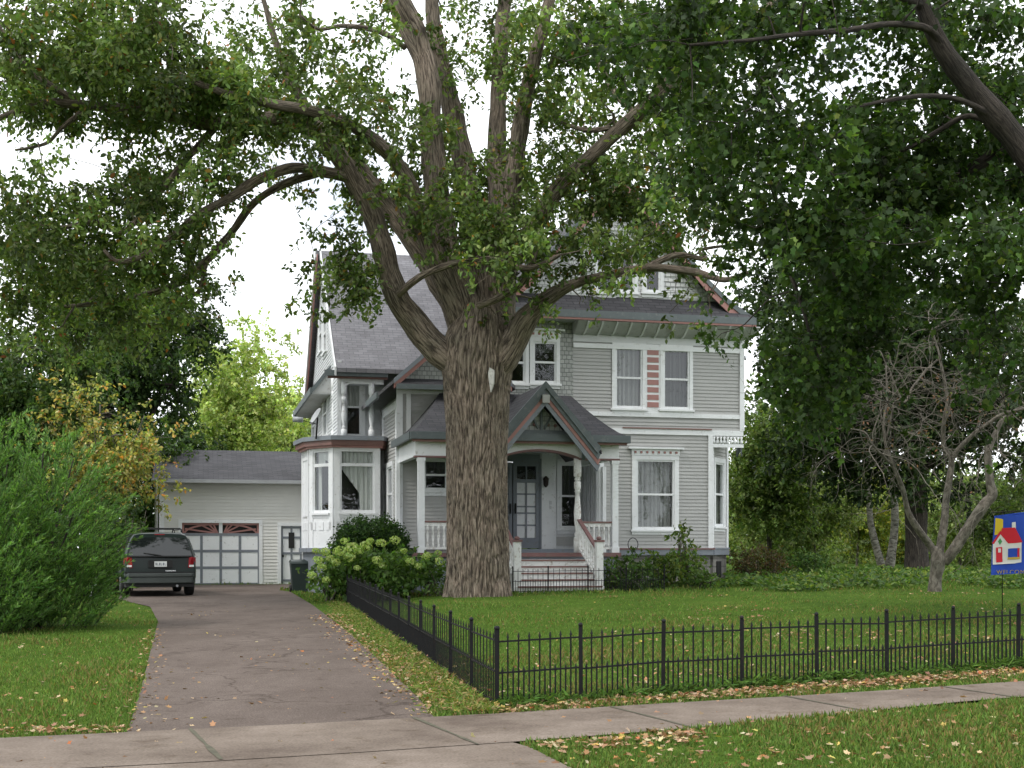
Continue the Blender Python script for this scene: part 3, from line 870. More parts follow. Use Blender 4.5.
# bracketed fascia over the cut corner and soffit of the overhang
mb = MB(); mb.prism([(aCH, 0.0, zB1 - 0.06), (aR1, 0.0, zB1 - 0.06), (aR1, 1.0, zB1 - 0.06)], (0, 0, 0.05))
mb.box(aCH + 0.02, aR1 + 0.03, -0.055, -0.01, zB1 - 0.36, zB1 - 0.26)
mb.build('corner_soffit', M['white'], house)
mb = MB()
for k in range(9):
    a = aCH + 0.06 + (aR1 - aCH - 0.06) * k / 8.5
    mb.lathe([(0.035, zB1 - 0.26), (0.045, zB1 - 0.20), (0.025, zB1 - 0.13), (0.045, zB1 - 0.06)], (a + 0.02, -0.03, 0), 8)
mb.build_each('spindle', M['white'], house)
mb = MB(); mb.prism([(aR1 - 0.05, 0.0, zB1 - 0.36), (aR1 + 0.0, 0.0, zB1 - 0.36), (aR1, 0.0, zB1 - 0.6)], (0, 0.06, 0))
mb.prism([(aR1 - 0.03, 0.02, zB1 - 0.30), (aR1 - 0.03, 0.35, zB1 - 0.30), (aR1 - 0.03, 0.35, zB1 - 0.6)], (0.05, 0, 0))
mb.build('corner_bracket', M['green_trim'], house)

# ---- wing A (behind the trunk)
BA = -0.30
aA0 = fa(398, BA); aA1 = -3.95; TA = front_T(BA)
zAE = fz(420, 389, BA)
a1w = rect(424, 447, 460, 490, BA)
mb = MB()
aP = fa(500, BA)
lap(mb, aA0, aP, zWT, 4.35, TA, [a1w])
lap(mb, aA0, aA1, 4.35, zAE, TA)
side = [(side_b(393.5, aA0), side_b(383, aA0), 2.05, 3.5)]
bA = 2.5
lap(mb, BA, 4.0, zWT, 5.3, left_T(aA0), side)
mb.build('wall', M['siding'], house)
mb = MB(); mb.box(aA0, aP, BA + 0.03, bA, -0.3, zWT); mb.build('foundation', M['stone'], house)
window(TA, *a1w, house, 0.08, curtain='curtain_dim', cstyle='upper')
bs0, bs1 = side_b(393.5, aA0), side_b(383, aA0)
bm = (bs0 + bs1) / 2
window(left_T(aA0), bs0, bm - 0.08, 2.0, 3.5, house, 0.10, curtain='curtain_dim', cstyle='full')
window(left_T(aA0), bm + 0.08, bs1, 2.0, 3.5, house, 0.10, curtain='curtain_dim', cstyle='full')
mb = MB(); TL = left_T(aA0)
tb(mb, TA, aA0 - 0.05, aA0 + 0.12, 0.0, 0.05, 4.0, zAE); tb(mb, TA, aA0 - 0.05, aP, 0.0, 0.052, zAE - 0.14, zAE)
tb(mb, TA, aA0 + 0.22, aA0 + 0.34, 0.0, 0.055, 4.0, zAE - 0.14)
tb(mb, TA, aA0 - 0.05, aA0 + 0.12, 0.0, 0.05, zWT, 4.0)
tb(mb, TL, BA, BA + 0.16, 0.0, 0.054, zWT, 5.2); tb(mb, TL, bA - 0.2, bA, 0.0, 0.05, zWT, 5.2); tb(mb, TL, BA, bA, 0.0, 0.05, 4.98, 5.2)
mb.build_each('trim_board', M['white'], house)
gAc = (fa(393, BA) + fa(508, BA)) / 2; hwA = gAc - fa(392, BA); zAf = fz(393, 381, BA); zAa = zAf + hwA * 0.88
mb = MB(); mb.prism([(gAc - hwA + 0.2, BA, zAf), (gAc + hwA - 0.2, BA, zAf), (gAc, BA, zAa - 0.12)], (0, 0.1, 0)); mb.build('gable_wall', M['scale_grey'], house)
mb = MB()
for sgn in (-1, 1):
    xf0, zf0 = gAc + sgn * (hwA + (0.42 if sgn < 0 else 0.1)), zAf - (0.36 if sgn < 0 else 0.08)
    q = [(gAc, BA - 0.35, zAa), (xf0, BA - 0.35, zf0), (xf0, 4.5, zf0), (gAc, 4.5, zAa)]
    if sgn < 0: q = q[::-1]
    mb.prism(q, (0, 0, -0.1))
mb.build('roof', M['slate'], house)
mb = MB(); mk = MB()
for sgn in (-1, 1):
    xe, ze = gAc + sgn * hwA, zAf
    mb.prism([(gAc, BA - 0.39, zAa + 0.03), (xe, BA - 0.39, ze + 0.03), (xe, BA - 0.39, ze - 0.11), (gAc, BA - 0.39, zAa - 0.11)], (0, 0.05, 0))
    mk.prism([(gAc, BA - 0.36, zAa - 0.11), (xe, BA - 0.36, ze - 0.11), (xe, BA - 0.36, ze - 0.24), (gAc, BA - 0.36, zAa - 0.24)], (0, 0.05, 0))
mb.build('rake_board', M['grey_trim'], house); mk.build('rake_board', M['pink'], house)
mb = MB(); mb.prism([(aA0 - 0.1, BA - 0.55, zAE + 0.02), (aA1, BA - 0.55, zAE + 0.02), (aA1, BA, zAf + 0.08), (aA0 + 0.1, BA, zAf + 0.08)], (0, 0, -0.07)); mb.build('pent_roof', M['shingle_dark'], house)
mb = MB(); mb.box(aA0 - 0.12, aA1, BA - 0.62, BA - 0.55, zAE - 0.08, zAE + 0.05); mb.build('gutter', M['green_trim'], house)
# left eave of wing A
mb = MB(); xe = gAc - hwA - 0.42; mb.box(xe - 0.04, xe + 0.04, BA - 0.33, 1.7, zAf - 0.50, zAf - 0.34); mb.build('gutter', M['green_trim'], house)

# ---- left block L
BL = 2.48; aL0 = fa(338, BL); aL1 = aA0
hL = 4.6; zLE = 6.30; zLR = 10.72; bR = BL + hL - 0.1
mb = MB(); th = 0.12
e0 = aL0 - 0.24; e1 = gC - 0.1
pl = [(bR, zLR), (bR - 1.6, zLR - 1.52), (bR - 3.2, zLR - 3.05), (bR - 4.2, zLR - 3.95), (bR - 4.75, zLR - 4.36)]
for (b0, z0), (b1, z1) in zip(pl, pl[1:]):
    ef = aL0 - 0.05
    mb.prism([(ef, b1, z1), (e1, b1, z1), (e1, b0, z0), (ef, b0, z0)], (0, 0, -th))
    m0, m1 = 2 * bR - b0, 2 * bR - b1
    mb.prism([(e0, m0, z0), (e1, m0, z0), (e1, m1, z1), (e0, m1, z1)], (0, 0, -th))
mb.build('roof', M['slate'], house)
TLs = left_T(aL0)
gwin = [(side_b(327.4, aL0), side_b(324.4, aL0)), (side_b(322.8, aL0), side_b(319.8, aL0))]
gops = [(b0, b1, side_z(352, aL0, (b0 + b1) / 2), side_z(314, aL0, (b0 + b1) / 2)) for b0, b1 in gwin]
sops = [(b0, b1, 4.75, 6.15) for b0, b1 in ((side_b(328, aL0), side_b(324, aL0)), (side_b(316, aL0), side_b(313, aL0)))]
b_end = 2 * bR - BL
mb = MB()
def clipL(z):
    h = 99
    for (b0, z0), (b1, z1) in zip(pl, pl[1:]):
        if z1 <= z <= z0:
            h = (bR - b0) + ((bR - b1) - (bR - b0)) * (z0 - z) / (z0 - z1)
    if z < pl[-1][1]: h = hL
    if z > zLR: return None
    h = min(h - 0.22, hL); return (bR - h, bR + h) if h > 0.05 else None
lap(mb, BL, b_end, 4.2, 6.6, TLs, sops); lap(mb, BL, b_end, 6.6, zLR - 0.1, TLs, gops, clipL)
lap(mb, BL + 1.2, b_end, zWT, 4.2, TLs)
mb.build('wall', M['siding_side'], house)
for g in gops: window(TLs, *g, house, 0.09, curtain='curtain_dim')
for g in sops: window(TLs, *g, house, 0.09, curtain='curtain_dim')
# front wall of the ground floor and balcony recess
mb = MB(); lap(mb, aL0, aL1 + 0.5, 4.2, zLE, front_T(BL + 0.5), [rect(345.5, 361, 378, 436, BL + 0.5)]); lap(mb, aL0, aL1 + 0.5, zWT, 4.2, front_T(BL - 0.1)); mb.box(aL0, aL1 + 0.4, BL - 0.1, BL + 1, -0.3, zWT)
mb.build('wall', M['siding_side'], house)
wb = rect(345.5, 361, 378, 436, BL + 0.5)
window(front_T(BL + 0.5), *wb, house, 0.12, style='sash', curtain='curtain_bright', cstyle='upper')
mb = MB(); mb.box(aL0, aL1, BL, BL + 0.5, zLE - 0.35, zLE - 0.28); mb.box(aL0, aL1 + 0.0, BL + 0.02, BL + 0.10, zLE - 0.30, zLE - 0.05); mb.build('balcony_ceiling', M['white'], house)
mb = MB(); mb.box(aL0 - 0.4, aL1 + 0.1, BL - 0.20, BL - 0.12, zLE - 0.16, zLE + 0.0); mb.build('gutter', M['green_trim'], house)
mb = MB(); mb.box(aL0 - 0.3, aL1 + 0.1, BL - 0.11, BL - 0.07, zLE - 0.22, zLE - 0.12); mb.build('fascia_band', M['brown'], house)
def turned(mb, c, z0, z1, r=0.065, n=12):
    H = z1 - z0
    prof_ = [(r * 1.05, 0), (r * 1.05, .16), (r * .6, .17), (r * .95, .19), (r * .6, .21), (r * .55, .23), (r * .9, .33), (r * 1.0, .42), (r * .7, .55), (r * .5, .62),
             (r * .95, .635), (r * .6, .65), (r * .95, .665), (r * .95, .73), (r * .55, .745), (r * .95, .76), (r * .55, .775), (r * .95, .79), (r * 1.05, .80), (r * 1.05, 1.0)]
    mb.lathe([(rr, z0 + t * H) for rr, t in prof_], c, n)
def post_part(c, z0, z1, r, mat='white', name='post'):
    mb = MB(); turned(mb, c, z0, z1, r); return mb.build(name, M[mat], house)
zBD = fz(350, 440, BL)
for px, b in ((343.5, BL + 0.05), (371.5, BL + 0.05)):
    post_part((fa(px, b), b, 0), zBD + 0.05, zLE - 0.3, 0.085, name='balcony_post')
post_part((aL0 + 0.02, side_b(333.5, aL0), 0), zBD + 0.05, zLE + 0.1, 0.085, name='balcony_post')
# curved side brackets at the roof foot
mb = MB(); mb.prism([(aL0 + 0.05, BL, zLE - 0.3), (aL0 + 0.4, BL, zLE - 0.3), (aL0 + 0.12, BL, zLE - 0.5), (aL0 + 0.05, BL, zLE - 0.75)], (0, 0.06, 0)); mb.build('bracket', M['white'], house)
# rake of the left gable: boards towards the front and the back
mb = MB(); mk = MB()
for sgn in (-1, 1):
    for (b0, z0), (b1, z1) in zip(pl, pl[1:]):
        y0, y1 = bR - sgn * (bR - b0), bR - sgn * (bR - b1)
        ee = aL0 - 0.09 if sgn > 0 else e0
        mb.prism([(ee - 0.03, y0, z0 + 0.03), (ee - 0.03, y1, z1 + 0.03), (ee - 0.03, y1, z1 - 0.22), (ee - 0.03, y0, z0 - 0.22)], (0.05, 0, 0))
        if sgn < 0: mk.prism([(ee + 0.02, y0, z0 - 0.12), (ee + 0.02, y1, z1 - 0.12), (ee + 0.02, y1, z1 - 0.34), (ee + 0.02, y0, z0 - 0.34)], (0.04, 0, 0))
mb.build('rake_board', M['siding_side'], house); mk.build('rake_board', M['pink'], house)
# pent roof and eave along the left gable
bp0 = side_b(331, aL0) - 0.4
mb = MB(); z0p = fz(316, 387, BL + 1.5)
mb.prism([(aL0 - 0.58, bp0 + 0.3, 6.02), (aL0, bp0 + 0.3, 6.75), (aL0, b_end + 0.4, 6.75), (aL0 - 0.58, b_end + 0.4, 6.02)], (0, 0, -0.08)); mb.build('pent_roof', M['shingle_dark'], house)
mb = MB(); mb.box(aL0 - 0.63, aL0 - 0.57, bp0 + 0.3, b_end + 0.4, 5.86, 6.05); mb.prism([(aL0 - 0.59, bp0 + 0.27, 6.03), (aL0, bp0 + 0.27, 6.76), (aL0, bp0 + 0.27, 6.60), (aL0 - 0.59, bp0 + 0.27, 5.86)], (0, 0.03, 0)); mb.build('gutter', M['green_trim'], house)
mb = MB(); mb.box(aL0 - 0.57, aL0, bp0 + 0.32, b_end + 0.4, 5.86, 5.90); mb.prism([(aL0 - 0.56, bp0 + 0.31, 5.901), (aL0, bp0 + 0.31, 5.901), (aL0, bp0 + 0.31, 6.58)], (0, 0.04, 0)); mb.build('soffit', M['cove'], house)

# ---- big ground floor bay
p2 = (fa(380, 1.5), 1.5); p3 = (fa(334, 1.5), 1.5); p4 = (fa(310.5, 2.35), 2.35); p5 = (fa(303.5, 3.6), 3.6); p6 = (aL0, 4.6); p1 = (aL1, 2.2)
bay = [p6, p5, p4, p3, p2, p1]
zb0, zb1 = fz(350, 512, 1.5), fz(350, 449, 1.5); zbt = fz(350, 452, 1.5)
for (q0, q1, mode) in ((p3, p2, 'right_swag'), (p4, p3, 'swag'), (p5, p4, 'full')):
    T = ang_T(q0, q1); L = math.hypot(q1[0] - q0[0], q1[1] - q0[1])
    m_ = 0.16; zz1 = zb1 - 0.02
    if mode != 'full':
        window(T, m_, L - m_, zb0, zz1, house, 0.0, style='fixed', curtain='curtain_bright', cstyle=mode, sill=True, transom=0.42, back=0.9)
        mb = MB(); tb(mb, T, 0, m_, -0.1, 0.05, zWT, zb1 + 0.2); tb(mb, T, L - m_, L, -0.1, 0.05, zWT, zb1 + 0.2)
    else:
        mb = MB(); tb(mb, T, 0, L, -0.1, 0.03, zb0 - 0.1, zb1 + 0.2); tb(mb, T, 0, 0.2, 0, 0.06, zWT, zb1 + 0.2); tb(mb, T, L - 0.2, L, 0, 0.06, zWT, zb1 + 0.2)
        tb(mb, T, 0.0, L, 0.0, 0.05, zb1 - 0.25, zb1 - 0.15)
    tb(mb, T, m_, L - m_, -0.1, 0.04, zb1 + 0.0, zb1 + 0.2)
    tb(mb, T, 0, L, -0.12, 0.03, zWT, zb0 - 0.16)
    n = max(2, int(L / 0.3))
    for k in range(n):      # raised blocks under the sill
        tb(mb, T, (k + .2) * L / n, (k + .8) * L / n, 0.03, 0.05, zb0 - 0.5, zb0 - 0.28)
    mb.build('bay_wall', M['white'], house)
    mb = MB(); tb(mb, T, -0.05, L + 0.05, -0.1, 0.13, zWT - 0.12, zWT - 0.001); tb(mb, T, 0, L, -0.1, 0.02, -0.2, zWT - 0.12); mb.build('bay_base', M['grey_trim'], house)
mb = MB()
def ring(pts, o):
    c = Vector((aL0 + 0.6, 3.4)); out = []
    for p in pts:
        v = Vector(p) - c; v = v * (1 + o / v.length); out.append((v.x + c.x, v.y + c.y))
    return out
q = ring(bay, 0.30)
mb.prism([(x, y, zBD - 0.10) for x, y in q], (0, 0, 0.12)); mb.build('bay_roof', M['grey_trim'], house)
q = ring(bay, 0.24); mb = MB(); mb.prism([(x, y, zBD - 0.24) for x, y in q], (0, 0, 0.14)); mb.build('bay_cornice', M['brown'], house)
q = ring(bay, 0.16); mb = MB(); mb.prism([(x, y, zBD - 0.30) for x, y in q], (0, 0, 0.06)); mb.build('bay_cornice', M['pink'], house)

# ---- entry recess
BE = 1.35
aE1 = fa(583, BE)
ew = rect(560, 577, 464, 528, BE); d1 = rect(513, 539.5, 462, 545, BE); d2 = rect(486, 512, 462, 545, BE)
zPF = fz(545, 549, BE)
mb = MB(); TE = front_T(BE)
lap(mb, aP, aE1, zPF, 4.3, TE, [ew, (d2[0], d1[1], zPF, d1[3])])
mb.build('wall', M['siding_side'], house)
# white panelled side wall of the recess, faces left
mb = MB(); mb.prism([(aE1, BE, zPF), (aS - 0.06, BF, zPF), (aS - 0.06, BF, 4.2), (aE1, BE, 4.2)], (0.08, 0.05, 0))
TT = ang_T((aE1, BE), (aS - 0.06, BF)); TT2 = lambda u, o, z: TT(u, -o, z)
LL = math.hypot(aE1 - aS + 0.06, BE)
pa = mb.build('wall', M['white'], house)
mb = MB()
for k in range(5):
    t = k / 4; x = aE1 + (aS - 0.06 - aE1) * t; y = BE * (1 - t)
    mb.box(x - 0.05, x - 0.015, y - 0.03, y + 0.03, zPF, 4.1)
mb.build_each('wall_batten', M['siding_side'], house)
mb = MB(); mb.box(aP, aP + 0.1, BA, BE, zPF, 4.3); mb.build('wall', M['siding_side'], house)
mb = MB(); tb(mb, TE, d1[1] + 0.05, ew[0] - 0.13, 0.0, 0.06, zPF, 4.2); mb.build('trim_board', M['white'], house)
window(TE, *ew, house, 0.10, curtain='curtain_dim', cstyle='upper')
mb = MB(); tb(mb, TE, ew[0] - 0.25, ew[1] + 0.15, 0.02, 0.05, zPF + 0.1, ew[2] - 0.25); mb.build('apron_panel', M['siding'], house)
for dd, hinge in ((d1, 1), (d2, -1)):
    u0, u1, z0, z1 = dd; z0 = zPF + 0.02
    mb = MB(); s = 0.11; W = u1 - u0; H = z1 - z0
    tb(mb, TE, u0, u0 + s, -0.05, 0.03, z0, z1); tb(mb, TE, u1 - s, u1, -0.05, 0.03, z0, z1)
    tb(mb, TE, u0 + s, u1 - s, -0.05, 0.03, z0, z0 + 0.30); tb(mb, TE, u0 + s, u1 - s, -0.05, 0.03, z1 - 0.12, z1)
    um = (u0 + u1) / 2; tb(mb, TE, um - 0.018, um + 0.018, -0.04, 0.02, z0 + 0.3, z1 - 0.12)
    for t in (0.26, 0.40, 0.475, 0.62, 0.76): tb(mb, TE, u0 + s, u1 - s, -0.04, 0.022, z0 + H * t, z0 + H * t + 0.04)
    tb(mb, TE, u0 + s, u1 - s, -0.04, 0.024, z0 + H * 0.76, z0 + H * 0.765 + 0.09)
    door = mb.build('door', M['grey_trim'], house)
    mb = MB(); tb(mb, TE, u0 + s, u1 - s, -0.03, -0.02, z0 + 0.3, z0 + H * 0.765); mb.build('pane', M['white'], door)
    mb = MB(); tb(mb, TE, u0 + s, u1 - s, -0.03, -0.02, z0 + H * 0.765, z1 - 0.12); mb.build('pane', M['glass'], door)
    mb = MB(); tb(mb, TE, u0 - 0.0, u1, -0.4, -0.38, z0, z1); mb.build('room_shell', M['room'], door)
    mb = MB(); mb.bar(T0(0, 0, 0) * 0 + TE(u0 + 0.06 if hinge > 0 else u1 - 0.06, 0.06, z0 + H * 0.40), TE(u0 + 0.06 if hinge > 0 else u1 - 0.06, 0.06, z0 + H * 0.52), 0.035); mb.build('handle', M['iron'], door)
mb = MB(); tb(mb, TE, d2[0] - 0.1, d2[0], -0.05, 0.05, zPF, d1[3] + 0.1); tb(mb, TE, d1[1], d1[1] + 0.06, -0.05, 0.05, zPF, d1[3] + 0.1); tb(mb, TE, d2[0], d1[1], -0.05, 0.05, d1[3], d1[3] + 0.22)
mb.build('door_frame', M['grey_trim'], house)
# wall lantern beside the door
la, lz = fac(544.5, 482, BE)
mb = MB(); mb.lathe([(0.02, lz - 0.16), (0.07, lz - 0.10), (0.085, lz + 0.06), (0.10, lz + 0.08), (0.02, lz + 0.16)], (la, BE - 0.16, 0), 6, False); mb.bar((la, BE - 0.02, lz), (la, BE - 0.16, lz), 0.03); mb.build('lantern', M['bark_dark'], house)
# small number plaque column
na, nz_ = fac(550, 504, BE)
mb = MB()
tb(mb, TE, na - 0.035, na + 0.035, 0.06, 0.075, nz_ - 0.02, nz_ + 0.09); tb(mb, TE, na - 0.03, na + 0.03, 0.06, 0.075, nz_ - 0.15, nz_ - 0.05); mb.build_each('house_number', M['siding_side'], house)

# ---- porch
BP = -3.0
pL = fa(418, BP); pR = fa(615, BP)
zF = fz(590, 553, BP); zBm0, zBm1 = fz(590, 459, BP), fz(590, 441, BP)
mb = MB(); mb.box(pL - 0.15, pR + 0.1, BP - 0.12, BA, zF - 0.06, zF); mb.box(aP, aS, BA, BE, zF - 0.05, zPF); mb.build('porch_floor', M['grey_trim'], house)
mb = MB(); mb.box(pL - 0.17, pR + 0.12, BP - 0.145, BP - 0.10, zF - 0.09, zF + 0.008); mb.build('porch_floor_edge', M['darkred'], house)
mb = MB(); mb.box(pL - 0.1, pR + 0.05, BP - 0.06, BP, -0.2, zF - 0.06); mb.box(pR, pR + 0.06, BP - 0.06, BF, -0.2, zF - 0.06); mb.box(pL - 0.1, pL - 0.04, BP - 0.06, BA, -0.2, zF - 0.06)
mb.build('porch_skirt', M['grey_trim'], house)
mb = MB(); mb.box(pL - 0.05, pR + 0.02, BP, BE - 0.02, zBm0 + 0.45, zBm0 + 0.50); mb.build('porch_ceiling', M['siding_side'], house)
aPL, aPR = fa(500, BP), fa(577.5, BP)
# beams
mb = MB(); mb.box(pL - 0.08, aPL, BP - 0.08, BP + 0.08, zBm0, zBm1 + 0.12); mb.box(aPR, pR + 0.08, BP - 0.08, BP + 0.08, zBm0, zBm1 + 0.12)
mb.box(pL - 0.08, pL + 0.08, BP + 0.08, BA, zBm0, zBm1 + 0.12); mb.box(pR - 0.08, pR + 0.08, BP + 0.08, BF, zBm0, zBm1 + 0.12)
mb.build_each('porch_beam', M['white'], house)
mb = MB(); mb.box(pL - 0.1, aPL, BP - 0.10, BP + 0.10, zBm0 - 0.035, zBm0 + 0.01); mb.box(aPR, pR + 0.1, BP - 0.10, BP + 0.10, zBm0 - 0.035, zBm0 + 0.01); mb.build_each('beam_line', M['darkred'], house)
# arched beam of the entry
zA0, zA1 = fz(574, 458, BP), fz(538, 450, BP); 
mb = MB(); mr = MB(); n = 22; ztop = fz(540, 440, BP)
for k in range(n):
    t0, t1 = k / n, (k + 1) / n
    f = lambda t: zA0 + (zA1 - zA0) * (1 - (2 * t - 1) ** 2)
    x0, x1 = aPL + (aPR - aPL) * t0, aPL + (aPR - aPL) * t1
    mb.prism([(x0, BP - 0.10, f(t0)), (x1, BP - 0.10, f(t1)), (x1, BP - 0.10, ztop), (x0, BP - 0.10, ztop)], (0, 0.18, 0))
    mr.prism([(x0, BP - 0.12, f(t0) - 0.04), (x1, BP - 0.12, f(t1) - 0.04), (x1, BP - 0.12, f(t1) + 0.015), (x0, BP - 0.12, f(t0) + 0.015)], (0, 0.22, 0))
mb.build('arched_beam', M['white'], house); mr.build('beam_line', M['darkred'], house)
# posts
for px in (421, 614.5):
    a = fa(px, BP); mb = MB()
    mb.box(a - 0.08, a + 0.08, BP - 0.082, BP + 0.082, zF, zBm0); mb.box(a - 0.10, a + 0.10, BP - 0.10, BP + 0.10, zF + 0.001, zF + 0.16); mb.box(a - 0.10, a + 0.10, BP - 0.10, BP + 0.10, zBm0 - 0.12, zBm0 - 0.036)
    mb.build('post', M['white'], house)
for a in (aPL, aPR): post_part((a, BP, 0), zF, zA0 + 0.05, 0.095, 'white_worn')
for px, b in ((398, BA - 0.08), (604, BF - 0.1)):
    a = fa(px, b); mb = MB(); mb.box(a - 0.05, a + 0.05, b - 0.05, b + 0.05, zF, zBm0); mb.build('post', M['white'], house)
# railings
def railing(x0, y0, z0, x1, y1, z1, h=0.78, step=0.13):
    v = Vector((x1 - x0, y1 - y0, z1 - z0)); L = Vector((x1 - x0, y1 - y0)).length; n = max(2, int(L / step))
    mb = MB()
    for k in range(n):
        t = (k + 0.5) / n; p = Vector((x0, y0, z0)) + v * t
        prof_ = [(0.030, 0.12), (0.030, 0.22), (0.018, 0.24), (0.034, 0.40), (0.018, 0.56), (0.030, 0.58), (0.030, h - 0.08)]
        mb.lathe([(r, p.z + z) for r, z in prof_], (p.x, p.y, 0), 8)
    mq = MB(); mq.bar((x0, y0, z0 + 0.12), (x1, y1, z1 + 0.12), 0.07, 0.05)
    mq.bar((x0, y0, z0 + h - 0.07), (x1, y1, z1 + h - 0.07), 0.05, 0.09)
    r = mq.build('railing', M['white_worn'], house); mb.build_each('baluster', M['white_worn'], r)
    mb = MB(); mb.bar((x0, y0, z0 + h), (x1, y1, z1 + h), 0.10, 0.045); mb.build('handrail', M['darkred'], r)
railing(aPR + 0.1, BP, zF, fa(614.5, BP) - 0.09, BP, zF)
railing(fa(421, BP) + 0.09, BP, zF, aPL - 0.1, BP, zF)
railing(fa(614.5, BP), BP + 0.1, zF, pR, BF - 0.15, zF)
# steps
NS = 5; run = 0.29; sA0, sA1 = aPL + 0.10, fa(598, BP - 1.3)
BS = BP - 0.12
GS = tz(2, 33) - 0.02
mb = MB(); mk = MB()
for k in range(NS):
    zt = zF - (zF - GS) * (k + 1) / (NS + 1) ; y0 = BS - run * (k + 1); 
    mk.box(sA0 + 0.0, sA1, y0 + 0.04, BS, GS - 0.2 if k == NS - 1 else zt - 0.25, zt - 0.045)
    mb.box(sA0 - 0.03, sA1 + 0.03, y0, y0 + run + 0.02, zt - 0.04, zt)
mb.build_each('step_tread', M['white_worn'], house); mk.build_each('step_riser', M['white_worn'], house)
mb = MB()
for k in range(NS):
    zt = zF - (zF - GS) * (k + 1) / (NS + 1); y0 = BS - run * (k + 1)
    mb.box(sA0 - 0.03, sA1 + 0.03, y0 - 0.012, y0 + 0.0, zt - 0.045, zt - 0.005)
mb.build_each('step_nosing', M['brown'], house)
yN = BS - run * NS + 0.12
for a in (fa(517, yN), fa(599, yN)):
    mb = MB(); zt = fz(599, 542, yN)
    mb.box(a - 0.085, a + 0.085, yN - 0.085, yN + 0.085, GS - 0.1, zt); mb.box(a - 0.11, a + 0.11, yN - 0.11, yN + 0.11, GS - 0.1, GS + 0.14)
    nw = mb.build('newel_post', M['white_worn'], house)
    mb = MB(); mb.box(a - 0.11, a + 0.11, yN - 0.11, yN + 0.11, zt, zt + 0.05); mb.ball((a, yN, zt + 0.09), 0.07, 10, 6, (1, 1, .7)); mb.build('cap', M['darkred'], nw)
    ae = aPR + 0.02 if a > aPL + 1 else aPL + 0.02
    railing(a, yN + 0.1, GS + 0.22, ae, BP - 0.05, zF + 0.05, 0.80, 0.12)
# porch roof
BO = BP - 0.35
eL, eR = fa(411, BO), fa(629, BO); zPE = fz(500, 434, BO)
zPT = zPE + 1.36
tL, tR = fa(440, BA), fa(568, BF)
front = []; rows = 6
def prow(t):
    s = t + 0.0; zz = zPE + (zPT - zPE) * (t ** 1.25)
    return (eL + (tL - eL) * t, eR + (tR - eR) * t, BO + (BA - BO) * t, zz)
mb = MB()
for k in range(rows):
    l0, r0, b0, z0 = prow(k / rows); l1, r1, b1, z1 = prow((k + 1) / rows)
    mb.prism([(l0, b0, z0), (r0, b0, z0), (r1, b1, z1), (l1, b1, z1)], (0, 0, -0.07))
    mb.prism([(l1, b1, z1), (l1, BA, z1), (l0, BA, z0), (l0, b0, z0)], (0, 0, -0.07))
    mb.prism([(r0, b0, z0), (r0, BF, z0), (r1, BF, z1), (r1, b1, z1)], (0, 0, -0.07))
mb.build('porch_roof', M['shingle_dark'], house)
mb = MB(); mb.box(eL - 0.02, eR + 0.02, BO - 0.07, BO, zPE - 0.16, zPE + 0.02); mb.box(eL - 0.05, eL + 0.02, BO, BA, zPE - 0.16, zPE + 0.02); mb.box(eR - 0.02, eR + 0.05, BO, BF, zPE - 0.16, zPE + 0.02)
mb.build('gutter', M['green_trim'], house)
mb = MB(); mb.box(eL + 0.05, eR - 0.05, BO + 0.0, BO + 0.05, zPE - 0.22, zPE - 0.16); mb.box(eL + 0.05, eR - 0.05, BO + 0.05, BP + 0.05, zPE - 0.17, zPE - 0.14)
mb.build('fascia_band', M['brown'], house)
# entry gable
BG = BP - 0.62
gAp = fac(545, 383, BG); gRt = fac(600, 449, BG); hwG = gRt[0] - gAp[0]; zg0 = gRt[1]
mb = MB()
for sgn in (-1, 1):
    q = [(gAp[0], BG, gAp[1]), (gAp[0] + sgn * (hwG + 0.05), BG, zg0 - 0.05), (gAp[0] + sgn * (hwG + 0.05), BA, zg0 - 0.05), (gAp[0], BA, gAp[1])]
    if sgn < 0: q = q[::-1]
    mb.prism(q, (0, 0, -0.07))
mb.build('porch_gable_roof', M['shingle_dark'], house)
slope = (gAp[1] - zg0) / hwG
def rakeband(o0, o1, bb, dz, mat):
    m = MB()
    for sgn in (-1, 1):
        e = 0.0
        m.prism([(gAp[0], bb, gAp[1] - o0), (gAp[0] + sgn * hwG, bb, zg0 - o0), (gAp[0] + sgn * (hwG - (o1 - o0) * 0.45), bb, zg0 - o1 + 0.0), (gAp[0], bb, gAp[1] - o1)], (0, dz, 0))
    m.build('porch_rake_board', M[mat], house)
rakeband(-0.04, 0.13, BG - 0.10, 0.08, 'green_trim'); rakeband(0.13, 0.27, BG - 0.06, 0.05, 'green_trim')
rakeband(0.27, 0.40, BG - 0.035, 0.05, 'pink'); rakeband(0.40, 0.56, BG - 0.02, 0.05, 'grey_trim')
mb = MB(); mb.box(gAp[0] - 0.09, gAp[0] + 0.09, BG - 0.13, BG - 0.08, gAp[1] - 0.50, gAp[1] - 0.30); mb.build('gable_ornament', M['siding'], house)
bt = BP - 0.25; zgb = fz(545, 432, bt)
mb = MB(); hh = (gAp[1] - 0.5 - zgb) / slope
mb.prism([(gAp[0] - hh, bt, zgb), (gAp[0] + hh, bt, zgb), (gAp[0], bt, gAp[1] - 0.5)], (0, 0.08, 0)); mb.build('gable_panel', M['scale_grey'], house)
mb = MB()
mb.box(gAp[0] - hwG + 0.2, gAp[0] + hwG - 0.2, bt - 0.06, bt + 0.02, zgb - 0.16, zgb + 0.04); mb.box(gAp[0] - 0.03, gAp[0] + 0.03, bt - 0.05, bt - 0.002, zgb, gAp[1] - 0.6)
for sgn in (-1, 1): mb.bar((gAp[0] + sgn * 0.08, bt - 0.02, zgb + 0.08), (gAp[0] + sgn * hh * 0.52, bt - 0.02, zgb + 0.52), 0.05, 0.05)
mb.build_each('gable_rib', M['green_trim'], house)
